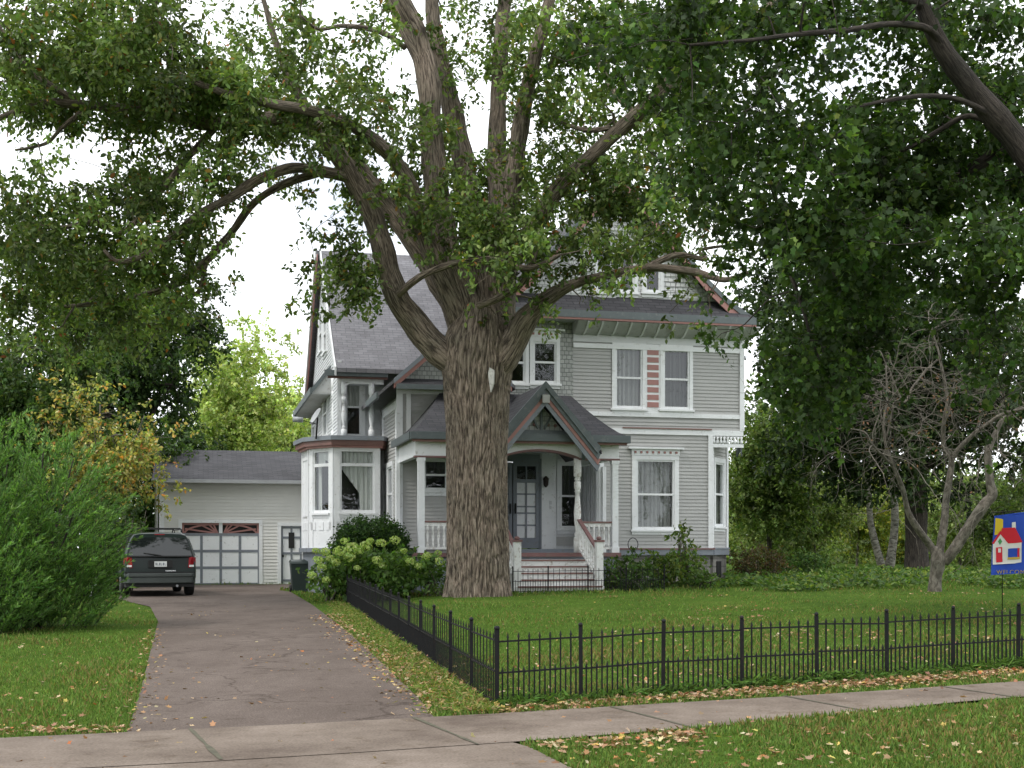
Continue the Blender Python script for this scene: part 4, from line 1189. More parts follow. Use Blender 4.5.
mb = MB()
for sgn in (-1, 1):
    for x, z in ((.18, .18), (.36, .16), (.56, .15), (.76, .14), (.16, .44), (.2, .66), (.42, .62), (.30, .36), (.56, .40)):
        if x < hh * (1 - z / (gAp[1] - 0.5 - zgb)) - 0.08: mb.ball((gAp[0] + sgn * x, bt - 0.01, zgb + z), 0.045, 8, 5, (1, .5, 1))
mb.build_each('gable_boss', M['darkred'], house)
mb = MB(); mb.box(aPL - 0.1, aPR + 0.1, BP - 0.16, BP - 0.105, ztop - 0.02, zgb - 0.14); mb.build('arch_frieze', M['white'], house)
mb = MB(); mb.prism([(gAp[0] - 0.16, BP - 0.22, zgb - 0.12), (gAp[0] + 0.16, BP - 0.22, zgb - 0.12), (gAp[0] + 0.05, BP - 0.22, ztop - 0.12), (gAp[0] - 0.05, BP - 0.22, ztop - 0.12)], (0, 0.06, 0)); mb.build('keystone', M['grey_trim'], house)
for sgn in (-1, 1):      # curved brackets under the gable feet
    m = MB(); a = (aPR + 0.12) if sgn > 0 else (aPL - 0.12)
    m.prism([(a - 0.04, BP - 0.1, zBm1 - 0.5), (a - 0.04, BP - 0.62, zBm1 + 0.08), (a - 0.04, BP - 0.62, zBm1 + 0.2), (a - 0.04, BP - 0.1, zBm1 + 0.2)], (0.09, 0, 0)); m.build('bracket', M['green_trim'], house)
mb = MB(); v0 = (fa(524, BO), BP - 0.1, zPE + 0.25); mb.bar((gAp[0] - hwG * 0.72, BP - 0.05, gAp[1] - hwG * 0.62), (gAp[0] - 0.45, BA - 0.35, gAp[1] - 0.30), 0.07, 0.03); mb.build('valley_flashing', M['metal_grey'], house)
# downspout at the right of the porch
mb = MB(); a, _ = fac(744, 400, -0.02); mb.tube([(aR1 + 0.06, 0.25, 4.6), (aR1 + 0.06, 0.25, zEV - 0.3)], 0.04, 8); mb.build('downspout', M['white'], house)

# ================================================================== GARAGE
BGa = None
gx0, gx1 = -12.2, -6.2
ga, gb = w2h((220 - 512) * 45.0 / F, 45.0)
garage = tag(empty('garage', (OX, OY, 0), TH), 'detached pale grey garage with dark shingle roof at the end of the driveway', 'garage')
def gr(px0, px1, py0, py1): return rect(px0, px1, py0, py1, gb)
g0, g1 = fa(160, gb), fa(325, gb); gz1 = fz(230, 482, gb); gz0 = -0.05
od = gr(182, 259, 523, 583.5); pd = gr(281, 302, 526, 583.5)
od = (od[0], od[1], -0.05, od[3]); pd = (pd[0], pd[1], -0.05, pd[3]); Tg = front_T(gb)
mb = MB(); lap(mb, g0, g1, gz0, gz1, Tg, [od, pd], None, 0.115, 0.024)
lap(mb, gb, gb + 7, gz0, gz1, left_T(g0), (), None, 0.10, 0.018); mb.build('wall', M['garage_siding'], garage)
mb = MB(); mb.box(g0 + 0.2, g1, gb + 6.9, gb + 7.0, gz0, gz1); mb.build('wall', M['garage_siding'], garage)
zr = fz(230, 450.5, gb + 3.5)
mb = MB(); mb.prism([(g0 - 0.25, gb - 0.4, gz1 + 0.06), (g1 + .2, gb - 0.4, gz1 + 0.06), (g1 + .2, gb + 3.5, zr), (g0 - 0.25, gb + 3.5, zr)], (0, 0, -0.1))
mb.prism([(g1 + .2, gb + 7.4, gz1 + 0.06), (g0 - 0.25, gb + 7.4, gz1 + 0.06), (g0 - 0.25, gb + 3.5, zr), (g1 + .2, gb + 3.5, zr)], (0, 0, -0.1))
mb.prism([(g0, gb, gz1 - 0.05), (g0, gb + 7, gz1 - 0.05), (g0, gb + 3.5, zr - 0.12)], (0.1, 0, 0))
mb.build('roof', M['shingle_dark'], garage)
mb = MB(); mb.box(g0 - 0.27, g1 + .2, gb - 0.50, gb - 0.40, gz1 - 0.06, gz1 + 0.06); mb.build('gutter', M['metal_grey'], garage)
mb = MB(); mb.tube([(g0 - 0.12, gb - 0.40, gz1 - 0.02), (g0 - 0.12, gb - 0.10, gz1 - 0.22), (g0 - 0.12, gb - 0.10, 0.0)], 0.05, 8); mb.build('downspout', M['white'], garage)
mb = MB(); tb(mb, Tg, g0 - 0.03, g0 + 0.14, 0, 0.04, gz0, gz1)
for q in (od, pd):
    tb(mb, Tg, q[0] - 0.12, q[0], -0.05, 0.04, gz0, q[3] + 0.0); tb(mb, Tg, q[1], q[1] + 0.12, -0.05, 0.04, gz0, q[3]); tb(mb, Tg, q[0] - 0.12, q[1] + 0.12, -0.05, 0.045, q[3], q[3] + 0.12)
mb.build_each('trim_board', M['white'], garage)
# overhead door
W = od[1] - od[0]; ztp = fz(220, 534.5, gb)
mb = MB(); tb(mb, Tg, od[0], od[1], -0.10, -0.02, 0.0, ztp); gd = mb.build('garage_door', M['bright_white'], garage)
mb = MB()
for k in range(5):
    u = od[0] + W * k / 4; tb(mb, Tg, max(od[0], u - 0.045), min(od[1], u + 0.045), -0.025, -0.005, 0.0, ztp)
for k in range(4):
    z = 0.0 + (ztp) * k / 3; tb(mb, Tg, od[0], od[1], -0.025, -0.003, max(0, z - 0.045), z + 0.045)
mb.build_each('door_batten', M['grey_trim'], gd)
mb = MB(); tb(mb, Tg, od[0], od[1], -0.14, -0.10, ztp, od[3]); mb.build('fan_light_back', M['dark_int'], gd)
m_ = MB(); mid = (od[0] + od[1]) / 2; Hh = od[3] - ztp
tb(m_, Tg, od[0], od[1], -0.09, -0.03, od[3] - 0.07, od[3]); tb(m_, Tg, od[0], od[0] + 0.07, -0.09, -0.03, ztp, od[3] - 0.07); tb(m_, Tg, od[1] - 0.07, od[1], -0.09, -0.03, ztp, od[3] - 0.07); 
tb(m_, Tg, od[0], od[1], -0.09, -0.035, ztp, ztp + 0.05)
for sgn, c in ((-1, mid - 0.1), (1, mid + 0.1)):
    R0 = W / 2 - 0.18
    for k in range(4):
        th = R(8 + k * 19); dx, dz = math.cos(th), math.sin(th)
        L = min(R0 / max(dx, .01), (Hh - 0.06) / max(dz, .01)) * 0.98
        m_.bar(Tg(c, -0.06, ztp + 0.04), Tg(c + sgn * dx * L, -0.06, ztp + 0.04 + dz * L), 0.055, 0.04, (0, 1, 0))
    pr = None
    for k in range(11):
        th = R(90 * k / 10); p = Tg(c + sgn * R0 * math.cos(th), -0.06, ztp + 0.02 + (Hh - 0.06) * math.sin(th))
        if pr is not None: m_.bar(pr, p, 0.06, 0.07, (0, 1, 0))
        pr = p
m_.build('fan_light', M['pink'], gd)
mb = MB(); tb(mb, Tg, mid - 0.06, mid + 0.06, -0.09, -0.02, ztp, od[3]); mb.build('mullion', M['white'], gd)
# person door
mb = MB(); tb(mb, Tg, pd[0], pd[1], -0.10, -0.05, 0.0, pd[3]); gp = mb.build('door', M['bright_white'], garage)
mb = MB(); Wp = pd[1] - pd[0]
for t in (0.05, 0.5, 0.95): tb(mb, Tg, pd[0] + Wp * t - 0.035, pd[0] + Wp * t + 0.035, -0.055, -0.03, 0.0, pd[3])
for z in (0.12, 0.62 * pd[3] * 0.85, pd[3] * 0.80, pd[3] - 0.05): tb(mb, Tg, pd[0], pd[1], -0.055, -0.032, z - 0.04, z + 0.04)
mb.build_each('door_batten', M['grey_trim'], gp)
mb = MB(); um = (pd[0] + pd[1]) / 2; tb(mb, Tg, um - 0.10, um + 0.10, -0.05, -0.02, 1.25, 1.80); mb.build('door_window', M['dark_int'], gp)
mb = MB(); mb.ball(Tg(pd[0] + 0.07, 0.0, 0.98), 0.04, 8, 6); mb.build('handle', M['iron'], gp)

# ================================================================== TREES
def LP(px, py, d, w):
    """limb point: position and radius from its width in pixels"""
    return (P(px, py, d), w * d / F / 2)
def limb(*a):
    return [LP(*x) for x in a]
G1, G2, G3, G4 = (0.118, 0.172, 0.050), (0.082, 0.128, 0.038), (0.175, 0.225, 0.072), (0.26, 0.16, 0.035)

M['scar'] = paint('weathered bare wood', (0.48, 0.47, 0.44), 0.8, 0.15, 0.3, 6)
# ---- the big old street-side tree in the lawn
DT = 29.0
tb_ = ground_hit(478, 597)
base = Vector((P(478, 560, DT).x, DT, tz(P(478, 560, DT).x, DT)))
big = tag(empty('tree', base), 'huge old shade tree with furrowed grey trunk and spreading limbs in front of the porch', 'tree')
mbt = MB(Matrix.Translation(-base))
def ridge(th, z, p):
    # long vertical furrows that wander and split
    w = 0.10 * mnoise.noise(Vector((math.cos(th) * 2, math.sin(th) * 2, z * 1.6))); c_, s_ = math.cos(th + w), math.sin(th + w)
    q = Vector((c_ * 7.6, s_ * 7.6, z * 1.7))
    n1 = min(1, abs(mnoise.noise(q)) * 5); n2 = min(1, abs(mnoise.noise(q * 1.9 + Vector((5, 2, 9)))) * 4)
    return 0.062 * n1 + 0.028 * n2 - 0.05 + 0.035 * mnoise.noise(Vector((math.cos(th) * 1.3, math.sin(th) * 1.3, z * 0.5)))
tr = [(478, 606, 72), (478, 596, 66), (478, 580, 62), (477.5, 550, 61), (477, 510, 59), (477, 460, 59), (477, 420, 61), (476.5, 390, 64), (477, 365, 69), (478, 345, 69), (480, 325, 58), (482, 300, 34)]
pp, rr = [], []
for (a, b) in zip(tr, tr[1:]):
    n = max(2, int(abs(a[1] - b[1]) / 1.6))
    for k in range(n):
        t = k / n; pp.append(P(a[0] + (b[0] - a[0]) * t, a[1] + (b[1] - a[1]) * t, DT)); rr.append((a[2] + (b[2] - a[2]) * t) * DT / F / 2)
pp.append(P(482, 300, DT)); rr.append(34 * DT / F / 2)
def tdisp(k, th, p, L):
    z = p.z; fl = max(0, 1 - (z - 0.1) / 1.1)
    root = fl ** 2 * 0.07 * math.sin(th * 5 + 1.2) + fl ** 2 * 0.03 * math.sin(th * 9)
    return 1 + ridge(th, z, p) + root
mbt.tube(pp, rr, 320, True, True, tdisp)
limbs = [
 limb((462, 372, 29, 40), (440, 352, 28.9, 42), (414, 322, 28.8, 36), (397, 295, 28.7, 33), (385, 255, 28.6, 31), (372, 215, 28.5, 29), (350, 172, 28.3, 26), (330, 145, 28.1, 24), (312, 128, 28, 22), (285, 118, 27.8, 20), (245, 122, 27.5, 18), (200, 123, 27.3, 17), (150, 112, 27.1, 15), (100, 107, 26.9, 13), (50, 103, 26.7, 12), (5, 116, 26.5, 8), (-50, 138, 26.2, 5)),
 limb((470, 335, 29.3, 40), (446, 292, 29.5, 36), (418, 245, 29.8, 32), (392, 212, 30.1, 28), (362, 172, 30.4, 24), (335, 145, 30.6, 21), (312, 118, 30.8, 18), (290, 80, 31, 13), (275, 40, 31.2, 9), (262, -5, 31.4, 6)),
 limb((462, 320, 28.9, 36), (436, 262, 28.6, 28), (420, 215, 28.2, 24), (408, 182, 27.8, 21), (388, 152, 27.4, 18), (355, 128, 27, 16), (318, 113, 26.6, 14), (270, 103, 26.2, 12), (220, 92, 25.8, 9), (170, 70, 25.5, 6)),
 limb((352, 178, 28.3, 14), (325, 172, 28.1, 13), (293, 168, 27.8, 12), (262, 178, 27.5, 12), (232, 197, 27.2, 11), (203, 212, 27, 10), (178, 232, 26.8, 9), (150, 252, 26.6, 8), (120, 262, 26.4, 6), (104, 250, 26.3, 4)),
 limb((322, 172, 28.1, 9), (285, 184, 28.4, 10), (255, 202, 28.6, 9), (232, 232, 28.8, 9), (205, 262, 29, 9), (172, 286, 29.2, 8), (132, 298, 29.4, 6), (85, 305, 29.6, 5), (40, 308, 29.8, 3)),
 limb((205, 264, 29, 6), (198, 292, 29, 5), (170, 302, 29, 4), (158, 325, 29, 3)),
 limb((215, 128, 27.4, 8), (186, 160, 27.2, 8), (160, 192, 27, 8), (140, 216, 26.9, 7), (121, 232, 26.8, 6), (96, 222, 26.7, 5), (60, 228, 26.6, 5), (25, 222, 26.5, 3)),
 limb((75, 100, 26.8, 9), (48, 84, 26.6, 8), (22, 62, 26.4, 7), (2, 32, 26.2, 6), (-18, -4, 26, 5)),
 limb((82, 112, 26.8, 7), (62, 128, 26.6, 5), (45, 144, 26.5, 4), (15, 150, 26.4, 3)),
 limb((468, 330, 29, 44), (450, 268, 29, 38), (438, 205, 29.1, 31), (432, 150, 29.2, 28), (430, 105, 29.2, 26), (425, 62, 29.3, 25), (408, 32, 29.4, 21), (388, -8, 29.5, 17), (365, -60, 29.6, 12), (345, -120, 29.7, 7)),
 limb((426, 70, 29.3, 20), (418, 30, 29.2, 20), (402, -5, 29, 16), (400, -60, 28.8, 10), (410, -110, 28.6, 5)),
 limb((405, 48, 29.4, 7), (390, 36, 29, 7), (366, 28, 28.6, 6), (340, 26, 28.3, 5), (318, 29, 28, 4), (300, 15, 27.8, 3)),
 limb((488, 325, 29.5, 40), (478, 262, 29.8, 32), (468, 205, 30, 27), (461, 152, 30.2, 24), (450, 100, 30.4, 22), (440, 58, 30.5, 20), (432, 10, 30.6, 16), (432, -50, 30.7, 11), (440, -120, 30.8, 6)),
 limb((498, 330, 29.5, 44), (500, 268, 29.7, 38), (500, 205, 29.9, 30), (497, 150, 30.1, 22), (499, 80, 30.3, 19), (504, 10, 30.5, 16), (508, -60, 30.6, 11), (515, -120, 30.7, 6)),
 limb((505, 240, 29.4, 22), (513, 180, 29, 22), (522, 120, 28.6, 19), (533, 65, 28.3, 16), (548, 5, 28, 13), (565, -60, 27.7, 9), (575, -120, 27.5, 5)),
 limb((492, 372, 28.9, 46), (512, 345, 28.7, 40), (528, 318, 28.4, 30), (548, 298, 28.2, 20), (575, 284, 28, 14), (610, 275, 27.7, 13), (650, 268, 27.4, 12), (695, 272, 27.1, 10), (725, 280, 26.9, 8), (748, 272, 26.7, 5)),
 limb((645, 270, 27.4, 8), (662, 260, 27.6, 8), (680, 255, 27.7, 7), (706, 259, 27.9, 5), (700, 250, 27.9, 4), (738, 244, 28, 3)),
 limb((512, 260, 29.2, 26), (535, 225, 29, 22), (562, 185, 28.6, 19), (600, 148, 28.2, 18), (640, 112, 27.8, 18), (680, 75, 27.4, 17), (735, 36, 27, 15), (790, -10, 26.6, 10), (840, -50, 26.3, 6)),
 limb((398, 294, 28.2, 9), (412, 283, 27.9, 9), (430, 272, 27.7, 8), (465, 261, 27.5, 8), (498, 262, 27.3, 8), (530, 268, 27.1, 7), (560, 255, 27, 4)),
 limb((478, 306, 28.1, 9), (500, 297, 27.8, 9), (520, 285, 27.5, 8), (533, 260, 27.2, 7), (540, 232, 27, 4)),
 limb((640, 112, 27.8, 8), (620, 100, 28, 7), (600, 66, 28.2, 6), (585, 40, 28.4, 4)),
 limb((610, 128, 28.2, 7), (585, 130, 28.5, 6), (555, 120, 28.8, 4)),
]
LS = {0: 0.74, 1: 0.72, 2: 0.80, 9: 0.86, 15: 0.74, 17: 0.80}
limbs = [[(p, r * LS.get(i, 0.86)) for p, r in l] for i, l in enumerate(limbs)]
nodes = tube_tree(mbt, limbs, 5, 26, 0.12)
nodes = [n for n in nodes if n[1] < 0.36]
CB = [
 (0, "77878523262342456676665"), (1, "78998656563223346765545"), (2, "79999999754422356666565"), (3, "67778999987654223735654"),
 (4, "22013555456654323655555"), (5, "32136665312466777777755"), (6, "57888740022256666688764"), (7, "88888830024213344566443"),
 (8, "88888720024412233433221"), (9, "77777700023100112211111"), (10, "44555310000000000000000"), (11, "12221000000000000000000")]
rngc = random.Random(5)
clumps = []
nd = [(Vector(p), r) for p, r in nodes]
def npx(v): return 512 + v.x / v.y * F, HY - (v.z - ZC) / v.y * F
ndp = np.array([[*npx(v), v.y] for v, r in nd])
def depth_at(px, py, spread):
    d2 = (ndp[:, 0] - px) ** 2 + (ndp[:, 1] - py) ** 2
    k = int(np.argmin(d2)); return ndp[k, 2] + rngc.gauss(0.45, spread)
for row, s in CB:
    for c, ch in enumerate(s):
        n = int(ch)
        m_ = 0 if not n else 1 if n < 3 else 2 if n < 6 else 3
        for q in range(m_):
            px = c * 32 + rngc.uniform(2, 30); py = row * 32 + rngc.uniform(2, 30)
            p = P(px, py, min(34, max(24.5, depth_at(px, py, 1.3)))); s_ = 0.27 if n < 5 else 0.36
            clumps.append((p.x, p.y, p.z, s_, 0.45, s_ * 0.85, max(14, int(29 * n ** 1.68 / m_))))
for i in range(170):      # above and beside the frame, and behind the limbs
    a, b = rngc.uniform(-150, 720), rngc.uniform(-190, -8)
    p = P(a, b, depth_at(a, b, 2.2)); clumps.append((p.x, p.y, p.z, 0.55, 0.6, 0.45, 110))
for i in range(50):
    a, b = rngc.uniform(-170, 0), rngc.uniform(0, 320)
    p = P(a, b, depth_at(a, b, 1.5)); clumps.append((p.x, p.y, p.z, 0.5, 0.6, 0.45, 110))
for i in range(64):       # leafy shoots on the trunk forks and the low right limb
    a, b, w = rngc.choice([(455, 225, 60), (500, 225, 50), (520, 250, 40), (480, 180, 50), (350, 260, 30), (350, 285, 26)])
    a += rngc.uniform(-w, w) * 0.6; b += rngc.uniform(-22, 22)
    p = P(a, b, 27.4 + rngc.uniform(-.5, .5)); clumps.append((p.x, p.y, p.z, 0.3, 0.3, 0.26, 60))
for a, b in ((505, 305), (525, 258), (555, 345 - 45), (590, 295), (625, 292), (690, 285), (605, 300), (360, 330 - 35)):
    p = P(a, b, 27.6); clumps.append((p.x, p.y, p.z, 0.22, 0.22, 0.18, 34))
connect(mbt, nodes, clumps, 0.045, 0.008)
tw = []
ps, ds, ns_, sz, ids = clump_leaves(clumps, (0.18, 0.42), 12, (0.09, 0.16), 0.25, 0.8, twigs=tw)
for a, b in tw: mbt.tube([a, b], [0.006, 0.003], 3, False)
mbt.build('trunk', M['bark'], big)
tt = tints(len(ps), [G1, G2, G3, G4, (0.20, 0.075, 0.03)], [5, 4, 2, .16, .08], 0.22)
cj = np.clip(1 + RNG.normal(0, 0.28, len(clumps)), 0.45, 1.7); tt = np.clip(tt * cj[ids][:, None], 0.004, 0.7)
leaves_obj('crown', ps - np.array(base), ds, ns_, sz, tt, M['leaf'], LEAF_OVAL, big)
mb = MB(); w = P(491, 379, DT); rT = 0.72
q = [(P(487.5, 366, DT - rT)), P(494, 370, DT - rT), P(493.5, 383, DT - rT), P(490.5, 392, DT - rT), P(488.5, 378, DT - rT)]
mb.prism([v - base for v in q], (0.02, 0.12, 0)); mb.build('bark_scar', M['scar'], big)

LEAF_MAPLE = (np.array([(0, 0, 0), (0.05, -0.34, 0.05), (0.30, -0.30, 0.0), (0.52, -0.46, 0.07), (0.66, -0.20, 0.0), (1.0, 0, -0.10),
                        (0.66, 0.20, 0.0), (0.52, 0.46, 0.07), (0.30, 0.30, 0.0), (0.05, 0.34, 0.05)]), [(0, 1, 2, 3, 4, 5, 6, 7, 8, 9)])
# ---- the dark maple that hangs in from the right, its trunk outside the frame
DM = 18.0
MG = [(0.045, 0.082, 0.022), (0.034, 0.062, 0.018), (0.075, 0.130, 0.028), (0.13, 0.17, 0.035)]
mb_base = Vector((8.7, 18.6, tz(8.7, 18.6)))
ml = [
 [(Vector((8.7, 18.6, -0.1)), 0.46), (Vector((8.68, 18.6, 0.6)), 0.36), (Vector((8.65, 18.5, 2.0)), 0.32), (Vector((8.6, 18.4, 3.6)), 0.30), (Vector((8.5, 18.3, 5.0)), 0.26), (Vector((8.6, 18.3, 7.5)), 0.18), (Vector((8.5, 18.4, 10)), 0.08)],
 [(Vector((8.55, 18.4, 3.9)), 0.26)] + limb((1085, 235, 18.1, 34), (1024, 150, 18, 27), (975, 92, 17.8, 22), (940, 45, 17.6, 18), (915, -15, 17.4, 14), (895, -70, 17.2, 9), (880, -120, 17, 5)),
 limb((948, 55, 17.6, 8), (930, 30, 17.4, 7), (890, 24, 17, 6), (850, 30, 16.6, 6), (800, 34, 16.3, 5), (750, 40, 16, 4), (690, 45, 15.8, 3)),
 limb((1000, 120, 17.9, 7), (960, 100, 17.6, 6), (925, 96, 17.3, 5), (890, 100, 17, 4), (850, 108, 16.7, 3)),
 limb((1010, 132, 18, 7), (970, 116, 18.3, 6), (940, 130, 18.5, 5), (915, 145, 18.7, 4), (870, 165, 18.9, 3)),
 [(Vector((8.5, 18.3, 4.8)), 0.2)] + limb((1060, 130, 19, 18), (960, 175, 19.5, 12), (880, 190, 19.8, 9), (820, 210, 20, 6), (775, 240, 20.2, 4)),
 limb((920, 5, 17.4, 9), (860, -20, 17, 8), (790, -30, 16.6, 7), (710, -20, 16.2, 5), (640, -5, 15.9, 3)),
 limb((775, 235, 20.2, 4), (800, 300, 20, 4), (815, 350, 20, 3), (835, 390, 20, 2)),
]
CM = [
 (0, "256788888877867", 544), (1, "146676664554734", 544), (2, "024554653445877", 544), (3, "001356766887888", 544), (4, "001477767897888", 544), (5, "000367656899989", 544),
 (6, "000134579999888", 544), (7, "000013588987688", 544), (8, "000002314996687", 544), (9, "000003203872265", 544), (10, "000004278821264", 544), (11, "000000188820143", 544), (12, "000000077621133", 544), (13, "000000054410012", 544), (14, "000000011100001", 544)]
clm = []
mroot = Vector(mb_base)
for row, s, x0 in CM:
    for c, ch in enumerate(s):
        n = int(ch)
        for q in range(max(1, (n + 1) // 2) if n else 0):
            px = x0 + c * 32 + rngc.uniform(1, 31); py = row * 32 + rngc.uniform(1, 31)
            d = rngc.uniform(15.6, 21) if py < 250 else rngc.uniform(18, 21.5)
            if px > 850 and py < 220 and n: d = rngc.uniform(18.2, 22)
            if n < 6 and rngc.random() < 0.25: continue
            p = P(px, py, d); clm.append((p.x, p.y, p.z, 0.24, 0.42, 0.22, int(7.6 * n ** 1.35)))
for i in range(150):
    p = P(rngc.uniform(640, 1250), rngc.uniform(-200, -5), rngc.uniform(15.5, 22)); clm.append((p.x, p.y, p.z, 0.5, 0.6, 0.4, 48))
for i in range(110):
    p = P(rngc.uniform(1024, 1290), rngc.uniform(0, 330), rngc.uniform(15.5, 22)); clm.append((p.x, p.y, p.z, 0.5, 0.6, 0.4, 48))
tree_from_clumps('tree', tuple(mb_base), 'dark maple with large lobed leaves hanging in from the right edge above the fence', ml, clm, MG, [5, 5, 2, .25], M['bark_dark'], M['leaf'], LEAF_MAPLE, (0.07, 0.125), 8, None, 0.3, (0.14, 0.30), 0.03, 0.15, shade=0.35)

# ---- generic background trees
def blob_tree(name, x, y, h, label, group=None, trunk_r=0.3, crown=(4, 4, 4), cz=None, n=120, nl=120, pal=None, wts=None, lsize=(0.14, 0.22), bark='bark_dark', lean=(0, 0), low=None, seed=1, per=12, tmpl=LEAF_RHOMB, shade=0.28, cat='tree', rc=(0.7, 0.7, 0.5)):
    rg = random.Random(seed); z0 = tz(x, y) - 0.08
    cz = cz if cz is not None else h - crown[2]
    top = Vector((x + lean[0], y + lean[1], z0 + cz + crown[2] * 0.55))
    b = Vector((x, y, z0)); mid = b.lerp(top, 0.45) + Vector((rg.uniform(-.3, .3), rg.uniform(-.3, .3), 0)) * trunk_r * 3
    limbs_ = [[(b, trunk_r * 1.35), (b.lerp(mid, 0.15), trunk_r * 1.02), (mid, trunk_r * 0.85), (mid.lerp(top, 0.5), trunk_r * 0.5), (top, trunk_r * 0.15)]]
    for k in range(7):
        a = k * 2.4 + rg.uniform(-.4, .4); s0 = b.lerp(top, 0.38 + 0.07 * k)
        e = Vector((top.x + math.cos(a) * crown[0] * 0.6, top.y + math.sin(a) * crown[1] * 0.6, z0 + cz + crown[2] * rg.uniform(-.4, .5)))
        m = s0.lerp(e, 0.5) + Vector((0, 0, rg.uniform(-.2, .3)))
        limbs_.append([(s0, trunk_r * 0.42), (m, trunk_r * 0.28), (e, trunk_r * 0.1)])
    cl_ = []
    lobes = [(rg.uniform(-.5, .5), rg.uniform(-.5, .5), rg.uniform(-.5, .6), rg.uniform(.4, .65)) for _ in range(9)]
    for k in range(n):
        lx, ly, lz, lr = lobes[k % 9]
        v = Vector((rg.gauss(0, 1), rg.gauss(0, 1), rg.gauss(0, 1))).normalized() * (rg.random() ** 0.35) * lr
        v += Vector((lx, ly, lz))
        p = Vector((x + lean[0] + v.x * crown[0], y + lean[1] + v.y * crown[1], z0 + cz + v.z * crown[2]))
        if p.z < z0 + (low or 0.4): continue
        cl_.append((p.x, p.y, p.z, rc[0], rc[1], rc[2], nl))
    return tree_from_clumps(name, (x, y, z0), label, limbs_, cl_, pal or [G1, G2, G3], wts or [4, 4, 2], M[bark], M['leaf'], tmpl, lsize, per, group, 0.2, (0.3, 0.6), trunk_r * 0.3, 0.2, cat, shade, False)
def gx(px, d): return (px - 512) * d / F
DK = [(0.040, 0.075, 0.022), (0.028, 0.055, 0.018), (0.070, 0.115, 0.030)]
LT = [(0.21, 0.27, 0.095), (0.15, 0.20, 0.07), (0.28, 0.33, 0.13)]
YE = [(0.42, 0.32, 0.09), (0.46, 0.22, 0.06), (0.28, 0.31, 0.08), (0.17, 0.21, 0.07), (0.46, 0.42, 0.20)]
GB = 'trees behind the garage and the driveway'
blob_tree('tree', gx(110, 52), 52, 14.5, 'tall dark green tree rising behind the yellowing tree left of the garage', GB, 0.34, (4.6, 4, 5.4), 7.4, 380, 190, DK, [4, 3, 2], seed=3, low=1.0)
blob_tree('tree', gx(-40, 50), 50, 13, 'tall dark green tree at the left edge beyond the feathery bush', GB, 0.34, (4.8, 4, 5.4), 6.8, 330, 190, DK, [4, 3, 2], seed=4, low=0.5)
blob_tree('tree', gx(20, 43), 43, 9, 'broad mid green tree between the feathery bush and the dark trees', GB, 0.22, (3.6, 3, 3.6), 4.6, 230, 170, [G2, (0.045, 0.09, 0.025), G1], [4, 4, 1], seed=5, low=0.3)
blob_tree('tree', gx(240, 72), 72, 14.5, 'pale yellow green tree standing behind the garage roof', GB, 0.18, (4.8, 3.6, 5.6), 7.6, 330, 150, [(0.34, 0.42, 0.13), (0.26, 0.34, 0.10), (0.42, 0.46, 0.17)], [4, 3, 2], seed=6, low=1.5, lsize=(0.16, 0.26))
blob_tree('tree', gx(285, 80), 80, 12.5, 'pale green tree half hidden behind the left side of the house', GB, 0.25, (3.2, 3, 4.2), 7.4, 150, 120, LT, [3, 4, 1], seed=8, low=1.5, lsize=(0.16, 0.26))
blob_tree('small_tree', gx(100, 41), 41, 7.0, 'small tree with yellow and orange autumn leaves beside the garage', None, 0.12, (2.6, 2.0, 2.1), 4.7, 125, 70, YE, [2.5, 1, 4, 4, 2], bark='bark_crab', seed=9, low=1.2, lsize=(0.10, 0.17), shade=0.2)
blob_tree('small_tree', gx(168, 47), 47, 5.6, 'dark shrubby tree leaning on the left end of the garage roof', None, 0.10, (1.5, 1.8, 2.0), 3.6, 70, 90, DK, [3, 2, 3], seed=10, low=0.2)
blob_tree('tree', gx(917, 47), 47, 15, 'thick dark tree with a straight black trunk behind the bare crooked tree', 'trees beyond the right side of the lawn', 0.42, (7.1, 5, 5.2), 7.3, 700, 110, [(0.026, 0.048, 0.018), (0.036, 0.062, 0.020), (0.055, 0.085, 0.024)], [4, 3, 2], seed=12, low=2.5, lsize=(0.16, 0.24))
blob_tree('tree', gx(770, 55), 55, 11, 'yellow green tree close behind the right corner of the house', 'trees beyond the right side of the lawn', 0.11, (3.2, 3, 3.9), 4.1, 240, 130, [(0.10, 0.15, 0.045), G1, (0.16, 0.21, 0.06)], [3, 4, 2], seed=13, low=0.2)
GR = 'small trees and shrubs beyond the right side of the lawn'
